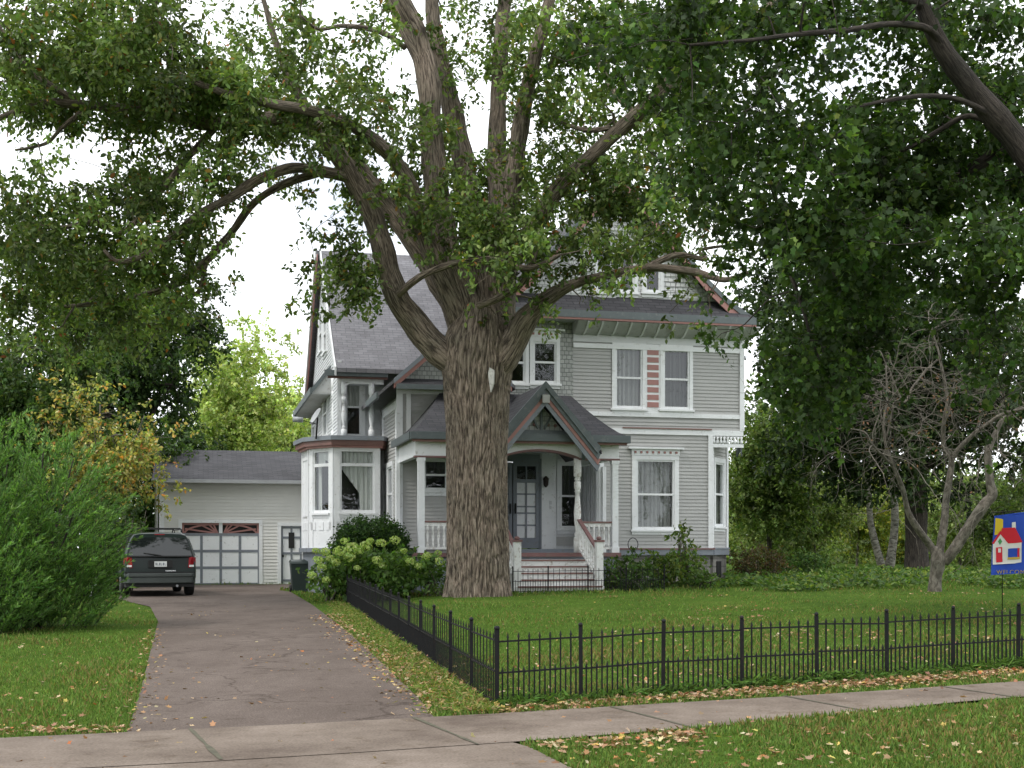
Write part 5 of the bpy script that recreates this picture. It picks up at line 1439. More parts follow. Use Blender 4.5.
for i, (px, d, h, cr, cz, pal, lab) in enumerate([
    (765, 62, 5.6, (2.3, 2, 2.2), 3.2, LT, 'pale green small tree just right of the house corner'),
    (815, 60, 5.4, (2.6, 2, 2.0), 3.4, LT, 'pale green small tree with crooked thin stems between house and birches'),
    (857, 66, 5.5, (2.2, 2, 2.2), 3.0, [(0.22, 0.27, 0.06), (0.30, 0.30, 0.06), (0.14, 0.20, 0.05)], 'yellowish small tree left of the birch trunks'),
    (905, 72, 6.0, (2.4, 2, 2.4), 3.4, [(0.34, 0.30, 0.05), (0.20, 0.25, 0.06), (0.12, 0.18, 0.04)], 'yellow leaved small tree seen between birches and dark trunk'),
    (960, 64, 5.5, (2.6, 2, 2.4), 2.9, LT, 'pale green small tree between the crooked tree and the flag'),
    (1015, 58, 6.5, (2.8, 2, 2.9), 3.4, [G1, (0.09, 0.14, 0.05), LT[1]], 'green small tree behind the welcome flag'),
    (1075, 52, 7.5, (3.0, 2, 3.3), 4.0, [G1, G2, G3], 'green small tree past the right edge of the lawn'),
    (730, 75, 7.5, (2.4, 2, 3.2), 4.2, LT, 'pale small tree showing in the gap beside the house wall')]):
    blob_tree('small_tree', gx(px, d), d, h, lab, GR, 0.07, (cr[0], cr[1], cr[2] + 0.5), cz - 0.7, 120, 120, pal, [3, 3, 2], bark='bark_crab', seed=20 + i, low=0.05, lsize=(0.12, 0.2))

# birches
for (px0, py0, px1, py1, w, lab) in ((883, 574, 868, 470, 7, 'left of the two white birch trunks beside the dark trunk'), (889, 573, 893, 470, 8.5, 'right of the two white birch trunks beside the dark trunk')):
    d = 54; b = P(px0, py0, d); z0 = tz(b.x, b.y) - 0.05
    t = tag(empty('birch_tree', (b.x, b.y, z0)), lab, 'tree', 'birches behind the lawn')
    mb = MB(Matrix.Translation((-b.x, -b.y, -z0)))
    e = P(px1, py1, d); m = P((px0 + px1) / 2 + (-5 if px1 < px0 else 4), (py0 + py1) / 2, d)
    lm = [[(Vector((b.x, b.y, z0)), w * d / F / 2 * 1.15), (m, w * d / F / 2 * 0.9), (e, w * d / F / 2 * 0.75), (e + Vector((-.4 if px1 < px0 else .3, 0, 3.2)), 0.10), (e + Vector((-.5, 0.1, 6.0)), 0.03)]]
    nn = tube_tree(mb, lm)
    rg = random.Random(px0)
    cl_ = [(e.x + rg.gauss(0, 1.3), e.y + rg.gauss(0, 1.2), e.z + rg.uniform(1.5, 6.0), 0.5, 0.5, 0.5, 90) for _ in range(34)]
    connect(mb, nn[6:], cl_, 0.04)
    mb.build('trunk', M['bark_birch'], t)
    a, b_, c_, s_, i_ = clump_leaves(cl_, (0.3, 0.6), 12, (0.10, 0.16))
    leaves_obj('crown', a - np.array((b.x, b.y, z0)), b_, c_, s_, tints(len(a), [G2, DK[0], G3], [3, 3, 1]), M['leaf'], LEAF_RHOMB, t)

# ---- bare crooked tree at the right of the lawn
DC = 28.5
cb = P(935, 601, DC); cz0 = tz(cb.x, cb.y) - 0.05; cb = Vector((cb.x, cb.y, cz0))
crab = tag(empty('small_tree', cb), 'bare crooked grey tree with several twisting stems and dangling twigs on the lawn', 'tree')
mb = MB(Matrix.Translation(-cb)); CW = 0.74
cl_limbs = [
 limb((936, 603, DC, 24), (936, 592, DC, 18), (936, 575, DC, 17), (938, 560, DC, 20), (939, 550, DC, 16)),
 limb((938, 558, DC, 11), (930, 545, DC, 11), (918, 530, DC - .2, 10), (908, 510, DC - .4, 8), (902, 488, DC - .6, 7), (893, 464, DC - .8, 6), (886, 445, DC - .8, 4), (884, 420, DC - .8, 3.5), (887, 398, DC - .6, 3), (886, 365, DC - .6, 2)),
 limb((893, 466, DC - .8, 4), (882, 455, DC - .9, 4), (873, 445, DC - 1, 3), (864, 432, DC - 1, 2.5), (846, 428, DC - 1, 2)),
 limb((940, 556, DC, 12), (943, 530, DC + .1, 11), (945, 505, DC + .2, 10), (949, 480, DC + .2, 9), (951, 459, DC + .2, 9), (945, 448, DC + .2, 7), (943, 425, DC + .1, 6), (947, 400, DC, 5), (944, 378, DC, 4), (938, 350, DC, 3), (928, 320, DC, 2)),
 limb((951, 458, DC + .2, 8), (962, 446, DC + .1, 7), (976, 432, DC, 6), (990, 422, DC - .1, 5), (1003, 414, DC - .2, 4), (1026, 408, DC - .2, 3)),
 limb((944, 562, DC, 14), (958, 545, DC - .2, 15), (970, 525, DC - .3, 15), (985, 505, DC - .4, 14), (993, 495, DC - .4, 14), (990, 480, DC - .4, 12), (987, 460, DC - .3, 10), (988, 448, DC - .3, 9), (997, 430, DC - .2, 7), (1004, 418, DC - .2, 6), (1016, 411, DC, 5), (1040, 405, DC, 3)),
 limb((943, 425, DC + .1, 3), (950, 405, DC, 3), (962, 385, DC, 3), (972, 372, DC, 2.5), (990, 360, DC, 2), (1010, 355, DC, 1.5)),
 limb((938, 360, DC, 3), (925, 372, DC, 3), (912, 388, DC - .3, 3), (904, 402, DC - .4, 3), (897, 390, DC - .4, 2.5), (889, 368, DC - .4, 2)),
 limb((886, 440, DC - .8, 2.5), (893, 405, DC - .8, 3), (886, 402, DC - .8, 2), (870, 392, DC - .9, 1.5)),
]
cl_limbs = [[(p, r * CW) for p, r in l] for l in cl_limbs]
nodes_c = tube_tree(mb, cl_limbs, 5, 16, 0.25)
rg = random.Random(77)
fine = [n for n in nodes_c if n[1] < 0.12 and n[0][2] > 3.2]
def wander(p, dirv, L, r, depth=0):
    n = max(3, int(L / 0.11)); pts = [p]; d = dirv.normalized()
    for k in range(n):
        d = (d + Vector((rg.gauss(0, .22), rg.gauss(0, .22), rg.gauss(0, .18) - 0.05 * (k / n) * 2))).normalized()
        pts.append(pts[-1] + d * (L / n))
    mb.tube(pts, [r * (1 - 0.75 * k / n) for k in range(n + 1)], 4 if r < 0.012 else 5, False)
    if depth < 2:
        for k in range(rg.randint(2, 4)):
            q = pts[rg.randint(1, n)]; dd = (d + Vector((rg.gauss(0, .9), rg.gauss(0, .9), rg.gauss(0, .7)))).normalized()
            wander(q, dd, L * rg.uniform(.35, .7), r * 0.6, depth + 1)
for i in range(84):
    p, r = rg.choice(fine); v = Vector((rg.gauss(-0.25, 1), rg.gauss(0, .7), rg.gauss(0.1, .8)))
    wander(Vector(p), v, rg.uniform(0.7, 2.6), min(0.013, r * 0.6))
mb.build('trunk', M['bark_crab'], crab)
cl_ = [(p[0] + rg.gauss(0, .5), p[1] + rg.gauss(0, .5), p[2] + rg.gauss(0.1, .4), .2, .2, .2, 8) for p, r in rg.sample(fine, min(40, len(fine)))]
a, b_, c_, s_, i_ = clump_leaves(cl_, (0.1, 0.3), 4, (0.05, 0.09))
leaves_obj('crown', a - np.array(cb), b_, c_, s_, tints(len(a), [(0.16, 0.09, 0.05), (0.12, 0.13, 0.04)], [3, 1]), M['leaf_dry'], LEAF_OVAL, crab)

# ---- far woods closing the view, and unseen trees added behind the camera to darken reflections
def mass(name, label, x0, x1, y0, y1, h0, h1, n, nl, pal, wts, lsize, rad, kind='stuff', seed=1, z_low=0.3):
    rg = random.Random(seed); cl_ = []
    for i in range(n):
        x = rg.uniform(x0, x1); y = rg.uniform(y0, y1); hh = h0 + (h1 - h0) * (0.5 + 0.5 * mnoise.noise(Vector((x * 0.11, y * 0.05, seed))))
        cl_.append((x, y, tz(x, y) + z_low + (hh - z_low) * rg.random() ** 0.8, rad, rad, rad * 0.8, nl))
    a, b_, c_, s_, i_ = clump_leaves(cl_, (0.5, 1.0), 10, lsize)
    t = tints(len(a), pal, wts); cj = np.clip(1 + RNG.normal(0, 0.25, n), .5, 1.6); t = np.clip(t * cj[i_][:, None], 0.004, .7)
    o = leaves_obj(name, a, b_, c_, s_, t, M['leaf'], LEAF_RHOMB); tag(o, label, None, None, kind); return o
mass('far_woods', 'far wood and hedges closing the view behind the lots', -75, 75, 92, 108, 4.5, 8.5, 900, 60, [LT[1], G1, LT[0], G2], [2, 3, 1, 2], (0.40, 0.75), 1.3, seed=3, z_low=0.0)
mass('hedge_thicket', 'leafy thicket filling the ground behind the bushes left of the driveway', -26, -13.4, 38, 47, 1.2, 3.4, 150, 90, DK, [3, 2, 1], (0.14, 0.24), 0.7, seed=5, z_low=0.0)
mass('hedge_thicket', 'leafy understory closing the back of the side garden', 12, 50, 70, 84, 2.0, 3.6, 520, 80, [G1, LT[0], LT[1]], [3, 2, 2], (0.2, 0.34), 0.9, seed=6, z_low=0.0)
for i, (x, y, h) in enumerate(((-26, -26, 13), (-11, -30, 14), (4, -33, 15), (19, -27, 13), (34, -22, 14))):  # out of view, added as a dark mass for the glass to reflect
    blob_tree('tree', x, y, h, ['street tree far left across the street behind the viewer', 'street tree left of the middle across the street', 'tallest street tree straight across the street', 'street tree right of the middle across the street', 'street tree far right across the street'][i], 'trees across the street', 0.35, (6.5, 4.5, 6.0), 7.4, 130, 60, [G2, DK[0], G1], [3, 3, 1], lsize=(0.4, 0.65), seed=40 + i, low=1.5, per=10, rc=(1.2, 1.2, 0.9))

# ================================================================== BUSHES
def bush(name, label, blobs, pal, wts, lsize, nl, mat='leaf', tmpl=LEAF_OVAL, cat='bush', group=None, per=10, spray=(0.12, 0.28), shade=0.15, up=0.8, seed=1, jit=0.18):
    """blobs: (px, py, d, rpx_x, rpx_y, ry metres): filled ellipsoids"""
    rg = random.Random(seed)
    c0 = P(blobs[0][0], 547, blobs[0][2]); z0 = tz(c0.x, c0.y) - 0.03; root = tag(empty(name, (c0.x, c0.y, z0)), label, cat, group)
    cl_ = []; mb = MB(Matrix.Translation((-c0.x, -c0.y, -z0)))
    for (px, py, d, rx, ry, rdep) in blobs:
        c = P(px, py, d); ax, az_ = rx * d / F, ry * d / F; n = max(8, int(ax * az_ * rdep * nl * 3.2))
        for k in range(n):
            v = Vector((rg.gauss(0, 1), rg.gauss(0, 1), rg.gauss(0, 1))).normalized() * (rg.random() ** 0.28)
            p = Vector((c.x + v.x * ax, c.y + v.y * rdep, c.z + v.z * az_))
            if p.z < tz(p.x, p.y) + 0.05: p.z = tz(p.x, p.y) + rg.uniform(0.05, 0.3)
            cl_.append((p.x, p.y, p.z, 0.13, 0.13, 0.11, per * 2))
        for k in range(7):
            g = Vector((c.x + rg.uniform(-.3, .3) * ax, c.y + rg.uniform(-.3, .3) * rdep, tz(c.x, c.y) - 0.05))
            e = Vector((c.x + rg.uniform(-.8, .8) * ax, c.y + rg.uniform(-.8, .8) * rdep, c.z + rg.uniform(0, .5) * az_))
            m = g.lerp(e, 0.5) + Vector((rg.gauss(0, .08), rg.gauss(0, .08), 0.05)); mb.tube([g, m, e], [0.022, 0.016, 0.008], 5, False)
    mb.build('stems', M['bark_crab'], root)
    a, b_, c_, s_, i_ = clump_leaves(cl_, spray, per, lsize, 0.1, up)
    gz = np.array([tz(q[0], q[1]) for q in a]); keep = a[:, 2] > gz + 0.01
    t = tints(len(a), pal, wts, jit); cj = np.clip(1 + RNG.normal(0, shade, len(cl_)), .5, 1.6); t = np.clip(t * cj[i_][:, None], 0.004, .7)
    leaves_obj('foliage', (a - np.array((c0.x, c0.y, z0)))[keep], b_[keep], c_[keep], s_[keep], t[keep], M[mat], tmpl, root)
    return root, (c0.x, c0.y, z0)

# clipped dark yew, hydrangeas with lime flower heads, mixed shrubs along the wall
bush('bush', 'clipped dark green yew mound in front of the bay window', [(371, 538, 31.9, 36, 20, 0.9), (350, 558, 31.9, 20, 28, 0.7), (390, 556, 32.0, 19, 29, 0.7)], [(0.032, 0.070, 0.016), (0.050, 0.100, 0.022), (0.022, 0.048, 0.014)], [4, 3, 3], (0.05, 0.085), 420, tmpl=LEAF_RHOMB, per=12, spray=(0.04, 0.10), seed=31, up=0.5)
hyd, hc = bush('bush', 'hydrangea hedge with lime green flower heads beside the side fence', [(330, 577, 30.6, 20, 21, 0.8), (360, 570, 30.4, 23, 24, 0.8), (394, 571, 30.2, 25, 23, 0.8), (427, 573, 30.2, 18, 21, 0.7)], [(0.085, 0.155, 0.035), (0.115, 0.195, 0.045), (0.060, 0.115, 0.028)], [4, 3, 2], (0.10, 0.16), 85, seed=32)
mf = MB(Matrix.Translation((-hc[0], -hc[1], -hc[2]))); rg = random.Random(8)
M['bloom'] = paint('lime flower petals', (0.36, 0.44, 0.12), 0.8, 0.3, 0, 14)
heads = [(352, 548, 7), (339, 551, 6), (366, 546, 6), (381, 543, 5), (395, 540, 5), (350, 557, 6), (377, 560, 5), (383, 565, 4.5), (410, 562, 5), (427, 556, 5), (440, 561, 5), (418, 566, 4), (336, 562, 4.5), (325, 552, 5), (322, 567, 4.5), (318, 560, 5), (312, 575, 4.5), (357, 568, 3.5), (344, 541, 4), (404, 551, 3.5), (370, 541, 4), (330, 558, 4), (316, 551, 4), (438, 553, 3.5), (326, 580, 4), (360, 551, 4)]
for (px, py, r) in heads:
    c = P(px, py, 29.45); rad = r * 0.0215
    pos, dr, nr = [], [], []
    for k in range(80):
        v = Vector((rg.gauss(0, 1), rg.gauss(0, 1), rg.gauss(0.3, .8))).normalized()
        q = c + Vector((v.x * rad * 1.15, v.y * rad * 1.1, v.z * rad * 0.85)) * rg.uniform(.75, 1.0); pos.append(tuple(q - Vector(hc)))
        t_ = v.cross(Vector((rg.gauss(0, 1), rg.gauss(0, 1), rg.gauss(0, 1)))).normalized(); dr.append(tuple(t_)); nr.append(tuple(v))
    n = len(pos)
    leaves_obj('flower_head', np.array(pos), np.array(dr), np.array(nr), np.full(n, rad * 0.62), tints(n, [(0.38, 0.48, 0.14), (0.50, 0.57, 0.24), (0.27, 0.38, 0.10)], [3, 2, 2], 0.1), M['leaf'], LEAF_RHOMB, hyd)
GW = 'shrubs along the front wall right of the steps'
bush('bush', 'mixed green shrub right beside the porch steps', [(627, 570, 32.2, 22, 17, 0.7), (612, 578, 32.0, 9, 12, 0.5)], [(0.060, 0.115, 0.025), (0.045, 0.085, 0.02), (0.11, 0.16, 0.04)], [4, 3, 1], (0.08, 0.14), 95, group=GW, seed=33)
bush('bush', 'taller yellow green shrub with one upright shoot under the ground floor window', [(668, 568, 33.0, 26, 19, 0.7), (681, 540, 33.2, 3.5, 16, 0.15), (690, 563, 33.2, 14, 16, 0.6)], [(0.095, 0.145, 0.03), (0.06, 0.11, 0.025), (0.16, 0.20, 0.05)], [4, 3, 2], (0.08, 0.14), 95, group=GW, seed=34)
bush('bush', 'low dark shrub behind the small wire fence', [(643, 583, 31.4, 26, 11, 0.5)], [(0.030, 0.055, 0.018), (0.045, 0.08, 0.02)], [3, 2], (0.06, 0.10), 140, group=GW, seed=35)
bush('bush', 'low spreading green shrub at the right end of the house wall', [(705, 580, 32.2, 22, 13, 0.6)], [(0.055, 0.10, 0.025), (0.09, 0.14, 0.035)], [3, 2], (0.07, 0.13), 110, group=GW, seed=36)
bush('bush', 'rounded dark brownish green shrub right of the house corner', [(759, 562, 38, 28, 17, 0.9)], [(0.075, 0.052, 0.022), (0.055, 0.065, 0.022), (0.085, 0.055, 0.028)], [4, 4, 2], (0.06, 0.11), 110, seed=37)
bush('bush', 'low green shrub between the brown shrub and the crooked thin tree', [(803, 566, 42, 26, 14, 0.9)], [(0.05, 0.10, 0.025), (0.08, 0.13, 0.03)], [3, 2], (0.08, 0.13), 90, seed=38)
bush('bush', 'leafy weeds at the foot of the big tree left side by the hydrangeas', [(438, 590, 29.6, 8, 8, 0.3)], [G1, G2], [1, 1], (0.06, 0.10), 240, cat='plant', seed=39)
# feathery bush left of the driveway: plumes that arch up and outwards
rg = random.Random(51)
fx, fy = P(18, 600, 20.5).x, 20.5
fb = tag(empty('bush', (fx, fy, tz(fx, fy) - 0.03)), 'big feathery bright green bush at the left edge beside the driveway', 'bush')
pos, dr, nr, sz_, tn, st_ = [], [], [], [], [], MB()
lobes = [(-1.7, 0.3, 3.45, 1.5), (-0.5, 0.0, 3.60, 1.35), (0.50, 0.2, 3.35, 1.0), (-2.6, -0.4, 3.0, 1.4), (-0.2, -0.9, 2.3, 1.0), (-1.4, -1.1, 2.3, 1.3)]
for k in range(2700):
    lx, ly, lh, lr = rg.choice(lobes); a = rg.uniform(0, 6.283); el_ = rg.random()
    rad = lr * math.sqrt(rg.random()) * 1.0
    hgt = lh * (1 - 0.55 * (rad / lr) ** 2) * (0.06 + 0.94 * rg.random() ** 0.75)
    if hgt < 1.5: rad *= 0.72; hgt *= 0.9
    s0 = Vector((lx + math.cos(a) * rad, ly + math.sin(a) * rad, max(0.05, hgt - 0.35)))
    out = Vector((math.cos(a) * 0.55 + 0.18, math.sin(a) * 0.5, 0)) * (0.25 + rad / lr * 0.8)
    d = (out + Vector((rg.gauss(0, .18), rg.gauss(0, .18), 0.85))).normalized(); L = rg.uniform(0.35, 0.75)
    shade_ = rg.uniform(0.75, 1.25); p = s0.copy(); pts_ = [p.copy()]
    for j in range(6):
        d = (d + Vector((out.x * 0.07, out.y * 0.07, -0.05))).normalized(); p = p + d * (L / 6); pts_.append(p.copy())
        for q in range(9):
            w = Vector((rg.gauss(0, 1), rg.gauss(0, 1), rg.gauss(0, .6))); w = (w - d * w.dot(d)).normalized()
            ld = (d * 1.1 + w * 0.75).normalized()
            pos.append(tuple(p - d * (L / 6) * rg.random())); dr.append(tuple(ld)); nr.append((rg.gauss(0, .6), rg.gauss(0, .6), 1)); sz_.append(rg.uniform(0.06, 0.11)); tn.append(shade_)
    st_.tube([pts_[0], pts_[3], pts_[6]], [0.006, 0.004, 0.002], 3, False)
for k in range(26):
    lx, ly, lh, lr = rg.choice(lobes); e = Vector((lx + rg.uniform(-.5, .5), ly + rg.uniform(-.5, .5), lh * rg.uniform(.5, .85)))
    g = Vector((lx * 0.55 + rg.uniform(-.2, .2), ly * 0.5, -0.05)); st_.tube([g, g.lerp(e, .5) + Vector((0, 0, .15)), e], [0.035, 0.025, 0.01], 6, False)
st_.build('stems', M['bark_dark'], fb)
tcol = tints(len(pos), [(0.125, 0.235, 0.062), (0.095, 0.185, 0.050), (0.180, 0.300, 0.090)], [4, 3, 2], 0.16) * np.array(tn)[:, None]
leaves_obj('foliage', np.array(pos), np.array(dr), np.array(nr), np.array(sz_), tcol, M['leaf'], (np.array([(0, 0, 0), (0.4, -0.14, 0.02), (1, 0, 0), (0.4, 0.14, 0.02)]), [(0, 1, 2, 3)]), fb)
# darker bush behind it, beside the van
bush('bush', 'dark shady bush between the feathery bush and the parked van', [(108, 566, 35.5, 24, 34, 1.0), (80, 545, 36, 30, 55, 1.2), (130, 520, 38, 14, 30, 0.8)], [(0.035, 0.065, 0.02), (0.05, 0.09, 0.025), (0.22, 0.13, 0.04)], [4, 3, .15], (0.10, 0.16), 26, seed=41)

# ground cover bed at the right, countless low plants
def cover(name, label, pts_fn, n, lsize, pal, wts, h=(0.05, 0.28), seed=1, mat='leaf', tmpl=LEAF_OVAL):
    rg_ = np.random.default_rng(seed); xs_, ys_ = pts_fn(n, rg_); z = np.array([tz(a, b) for a, b in zip(xs_, ys_)])
    bumpy = np.array([0.45 + 0.75 * abs(mnoise.noise(Vector((a * .9, b * .9, seed)))) * 1.6 for a, b in zip(xs_, ys_)])
    zz = z + rg_.uniform(h[0], h[1], len(xs_)) * bumpy
    pos_ = np.stack([xs_, ys_, zz], 1); m = len(pos_)
    o = leaves_obj(name, pos_, rg_.normal(0, 1, (m, 3)) * np.array([1, 1, .5]), rg_.normal(0, .6, (m, 3)) + np.array([0, 0, .9]), rg_.uniform(*lsize, m), tints(m, pal, wts, 0.22, rg_), M[mat], tmpl)
    tag(o, label, None, None, 'stuff'); return o
def bed_pts(n, g):
    y = g.uniform(29.2, 46, n); px = g.uniform(725, 1120, n); x = (px - 512) * y / F
    edge = 31.5 + 2.2 * np.sin(px * 0.021) + 1.2 * np.sin(px * 0.06 + 1)
    k = y > np.where(px > 960, edge - 2.5, edge); return x[k], y[k]
cover('ground_cover', 'leafy ground cover plants filling the shady bed at the back of the lawn', bed_pts, 30000, (0.08, 0.17), [(0.075, 0.14, 0.03), (0.055, 0.10, 0.025), (0.14, 0.20, 0.05), (0.18, 0.22, 0.05)], [4, 4, 2, 1], seed=61)

# ================================================================== FENCES
def picket(mb, p, h, r=0.0065, tip=0.045):
    x, y, z = p
    mb.box(x - r, x + r, y - r, y + r, z, z + h - tip)
    s = r * 1.7
    i = [mb.pt((x - s, y - s, z + h - tip)), mb.pt((x + s, y - s, z + h - tip)), mb.pt((x + s, y + s, z + h - tip)), mb.pt((x - s, y + s, z + h - tip)), mb.pt((x, y, z + h))]
    mb.face([i[3], i[2], i[1], i[0]]); 
    for a, b in ((0, 1), (1, 2), (2, 3), (3, 0)): mb.face([i[a], i[b], i[4]])
def fence(points, label, H=0.60, ntall=8, dense=2, r=0.0065, post=0.016, low=True):
    b0 = Vector((points[0][0], points[0][1], tz(*points[0]))); root = tag(empty('fence', b0), label, 'fence'); Tm = Matrix.Translation(-b0)
    rg_ = random.Random(len(points))
    for k, q in enumerate(points):
        z = tz(*q); mb = MB(Tm); lx, ly = rg_.gauss(0, .006), rg_.gauss(0, .006)
        mb.hexa([(q[0] - post, q[1] - post, z - .05), (q[0] + post, q[1] - post, z - .05), (q[0] + post, q[1] + post, z - .05), (q[0] - post, q[1] + post, z - .05),
                 (q[0] - post + lx, q[1] - post + ly, z + H + .02), (q[0] + post + lx, q[1] - post + ly, z + H + .02), (q[0] + post + lx, q[1] + post + ly, z + H + .02), (q[0] - post + lx, q[1] + post + ly, z + H + .02)])
        mb.ball((q[0] + lx, q[1] + ly, z + H + .035), post * 1.25, 8, 5); mb.build('post', M['iron'], root)
    for a, b in zip(points, points[1:]):
        mb = MB(Tm); za, zb = tz(*a), tz(*b); va, vb = Vector((*a, za)), Vector((*b, zb)); dz = rg_.gauss(0, .006)
        for hh in (H - 0.07, H * 0.47, 0.035): mb.bar(va + Vector((0, 0, hh + dz)), vb + Vector((0, 0, hh - dz)), 0.012, 0.014)
        n = ntall * dense
        for k in range(1, n):
            p = va.lerp(vb, k / n); tall = (k % dense == 0)
            if tall or low: picket(mb, (p.x, p.y, p.z - 0.02), (H if tall else H * 0.55) + 0.02, r)
        mb.build('panel', M['iron'], root)
fc = Vector((-0.12, 10.4))
pxs = [497, 581, 663, 742, 817, 887, 953, 1018, 1078, 1135]
fr = []
e1_ = Vector((5.2 * 10.4 / 9.6, 13.1)); e1_ = Vector(((1018 - 512) * 13.1 / F, 13.1))
dirf = (e1_ - fc)
for px in pxs:
    k = (px - 512) / F; t = (k * fc.y - fc.x) / (dirf.x - k * dirf.y); q = fc + dirf * t; fr.append((q.x, q.y))
fence(fr, 'low black iron picket fence along the sidewalk in front of the lawn', 0.605)
sd = []
for k in range(18):
    y = 10.4 + 22.0 * k / 17; sd.append((xf(y), y))
fence(sd, 'low black iron picket fence running back along the driveway edge', 0.605, 8, 2, 0.0048)
y0 = 30.8; wf = [((px - 512) * y0 / F, y0) for px in (513, 548, 588, 626, 664)]
fence(wf, 'short black wire fence crossing in front of the porch steps', 0.58, 7, 2, 0.006)

# ================================================================== MINIVAN
VD = 33.6
vr = ground_hit(166, 597); yaw = R(20.6)
van = tag(empty('minivan', (gx(160.5, VD), VD, 0.015), yaw), 'dark green minivan with roof rack parked facing away at the top of the driveway', 'van')
# local axes: x to the right of the van, y forwards, rear bumper at y = 0
def vsec(y):
    """half outline of the cross-section at station y: (x, z) from sill to roof centre"""
    L = 4.75; t = y / L
    roof = 1.66; 
    if y < 3.05: zr = roof - 0.03 * (1 - min(1, y / 0.6)) ** 2
    elif y < 4.0: zr = roof - (y - 3.05) / 0.95 * 0.62
    else: zr = 1.04 - (y - 4.0) / 0.75 * 0.26
    belt = min(0.98, zr - 0.03)
    wr = 0.66 if y < 3.05 else 0.66 + 0.06 * min(1, (y - 3.05) / 0.95)
    w = 0.935 - 0.05 * max(0, (0.35 - y) / 0.35) ** 2 - 0.20 * max(0, (y - 4.1) / 0.65) ** 2
    return [(0, 0.30), (w * 0.88, 0.30), (w * 0.965, 0.36), (w, 0.50), (w * 1.0, 0.72), (w * 0.985, belt), (w * 0.93, belt + (zr - belt) * 0.35), (max(0.1, wr * 1.12), belt + (zr - belt) * 0.75), (wr, zr - 0.045 * (1 if y < 3.6 else .4)), (wr * 0.8, zr - 0.008), (0, zr + 0.012)]
def rear_off(z): return 0.0 if z < 0.78 else (z - 0.78) ** 1.5 * 0.30
stn = [0.0, 0.08, 0.35, 0.9, 1.5, 2.2, 3.05, 3.4, 3.75, 4.0, 4.3, 4.6, 4.75]
mb = MB(); rings = []
for i, y in enumerate(stn):
    h = vsec(y); full = [(x, z) for x, z in h] + [(-x, z) for x, z in h[-2:0:-1]]
    fade = max(0, 1 - y / 0.9)
    sc = 0.97 if i == 0 else 1.0
    rings.append([mb.pt((x * sc, y + rear_off(z) * fade, z if i else 0.98 * (z - 1) + 1)) for x, z in full])
for a, b in zip(rings, rings[1:]):
    n = len(a)
    for k in range(n): mb.face([a[k], b[k], b[(k + 1) % n], a[(k + 1) % n]], None, True)
mb.face(rings[0], None, True); mb.face(rings[-1][::-1], None, True)
body = mb.build('body', M['van'], van)
bm_ = body.modifiers.new('soft', 'BEVEL'); bm_.width = 0.04; bm_.segments = 3; bm_.limit_method = 'ANGLE'; bm_.angle_limit = R(35)
def rearplane(x, z, off=-0.015): return Vector((x, rear_off(z) + off, z))
def rear_patch(outline, off, th, mat, name, parent=van):
    m = MB(); a = [m.pt(rearplane(x, z, off)) for x, z in outline]; b = [m.pt(rearplane(x, z, off + th)) for x, z in outline]
    n = len(a); m.face(a); m.face(b[::-1])
    for k in range(n): m.face([a[k], b[k], b[(k + 1) % n], a[(k + 1) % n]])
    return m.build(name, M[mat], parent)
# rear window as a grid that follows the tailgate
mb = MB(); nx, nz = 12, 6; g = {}
for i in range(nx + 1):
    for j in range(nz + 1):
        u = -1 + 2 * i / nx; v = j / nz; z = 1.05 + 0.48 * v - 0.03 * u * u * v; hw = 0.80 - 0.13 * v
        g[i, j] = mb.pt((u * hw, rear_off(z) - 0.022 + 0.05 * u * u * 0.4, z))
for i in range(nx):
    for j in range(nz): mb.face([g[i, j], g[i + 1, j], g[i + 1, j + 1], g[i, j + 1]], None, True)
def cglass():
    m, nt, b, _ = new_mat('dark tinted car glass'); b.inputs['Base Color'].default_value = (0.012, 0.015, 0.015, 1); b.inputs['Roughness'].default_value = 0.04
    b.inputs['Specular IOR Level'].default_value = 0.6
    return m
M['cglass'] = cglass()
mb.build('rear_window', M['cglass'], van)
rear_patch([(-0.84, 1.02), (0.84, 1.02), (0.84, 1.045), (-0.84, 1.045)], -0.02, 0.03, 'rubber', 'window_seal')
for s in (-1, 1):
    m = MB()
    o = [(s * 0.70, 0.74), (s * 0.905, 0.72), (s * 0.905, 1.00), (s * 0.80, 1.02), (s * 0.72, 1.0)]
    if s > 0: o = o[::-1]
    a = [m.pt((x, -0.045 if abs(x) < 0.85 else 0.10, z)) for x, z in o]; b = [m.pt((x, 0.2, z)) for x, z in o]; n = len(a)
    m.face(a); m.face(b[::-1])
    for k in range(n): m.face([a[k], b[k], b[(k + 1) % n], a[(k + 1) % n]])
    tl_ = m.build('tail_light', M['redlens'], van)
    m = MB(); m.box(min(s * 0.72, s * 0.84), max(s * 0.72, s * 0.84), -0.052, -0.03, 0.76, 0.81); m.build('reverse_lamp', M['plate'], tl_)
mb = MB(); mb.box(-0.30, 0.30, -0.030, 0.05, 0.74, 0.93); mb.build('plate_recess', M['dark_int'], van)
mb = MB(); mb.box(-0.155, 0.155, -0.045, -0.031, 0.765, 0.905); pl_ = mb.build('licence_plate', M['plate'], van)
mb = MB()
for k in range(6):     # dark plate characters, unreadable at this size
    x = -0.115 + k * 0.046
    mb.box(x - 0.014, x + 0.014, -0.050, -0.0455, 0.80, 0.815 if k % 2 else 0.870)
    mb.box(x - 0.014, x - 0.006, -0.050, -0.0455, 0.816, 0.869)
mb.build_each('plate_character', M['grey_trim'], pl_)
mb = MB(); mb.box(0.12, 0.38, -0.032, 0.0, 0.645, 0.675); mb.build('badge', M['chrome'], van)
mb = MB(); mb.box(-0.88, 0.88, -0.02, 0.05, 0.60, 0.63); mb.build('tailgate_gap', M['dark_int'], van)
mb = MB()
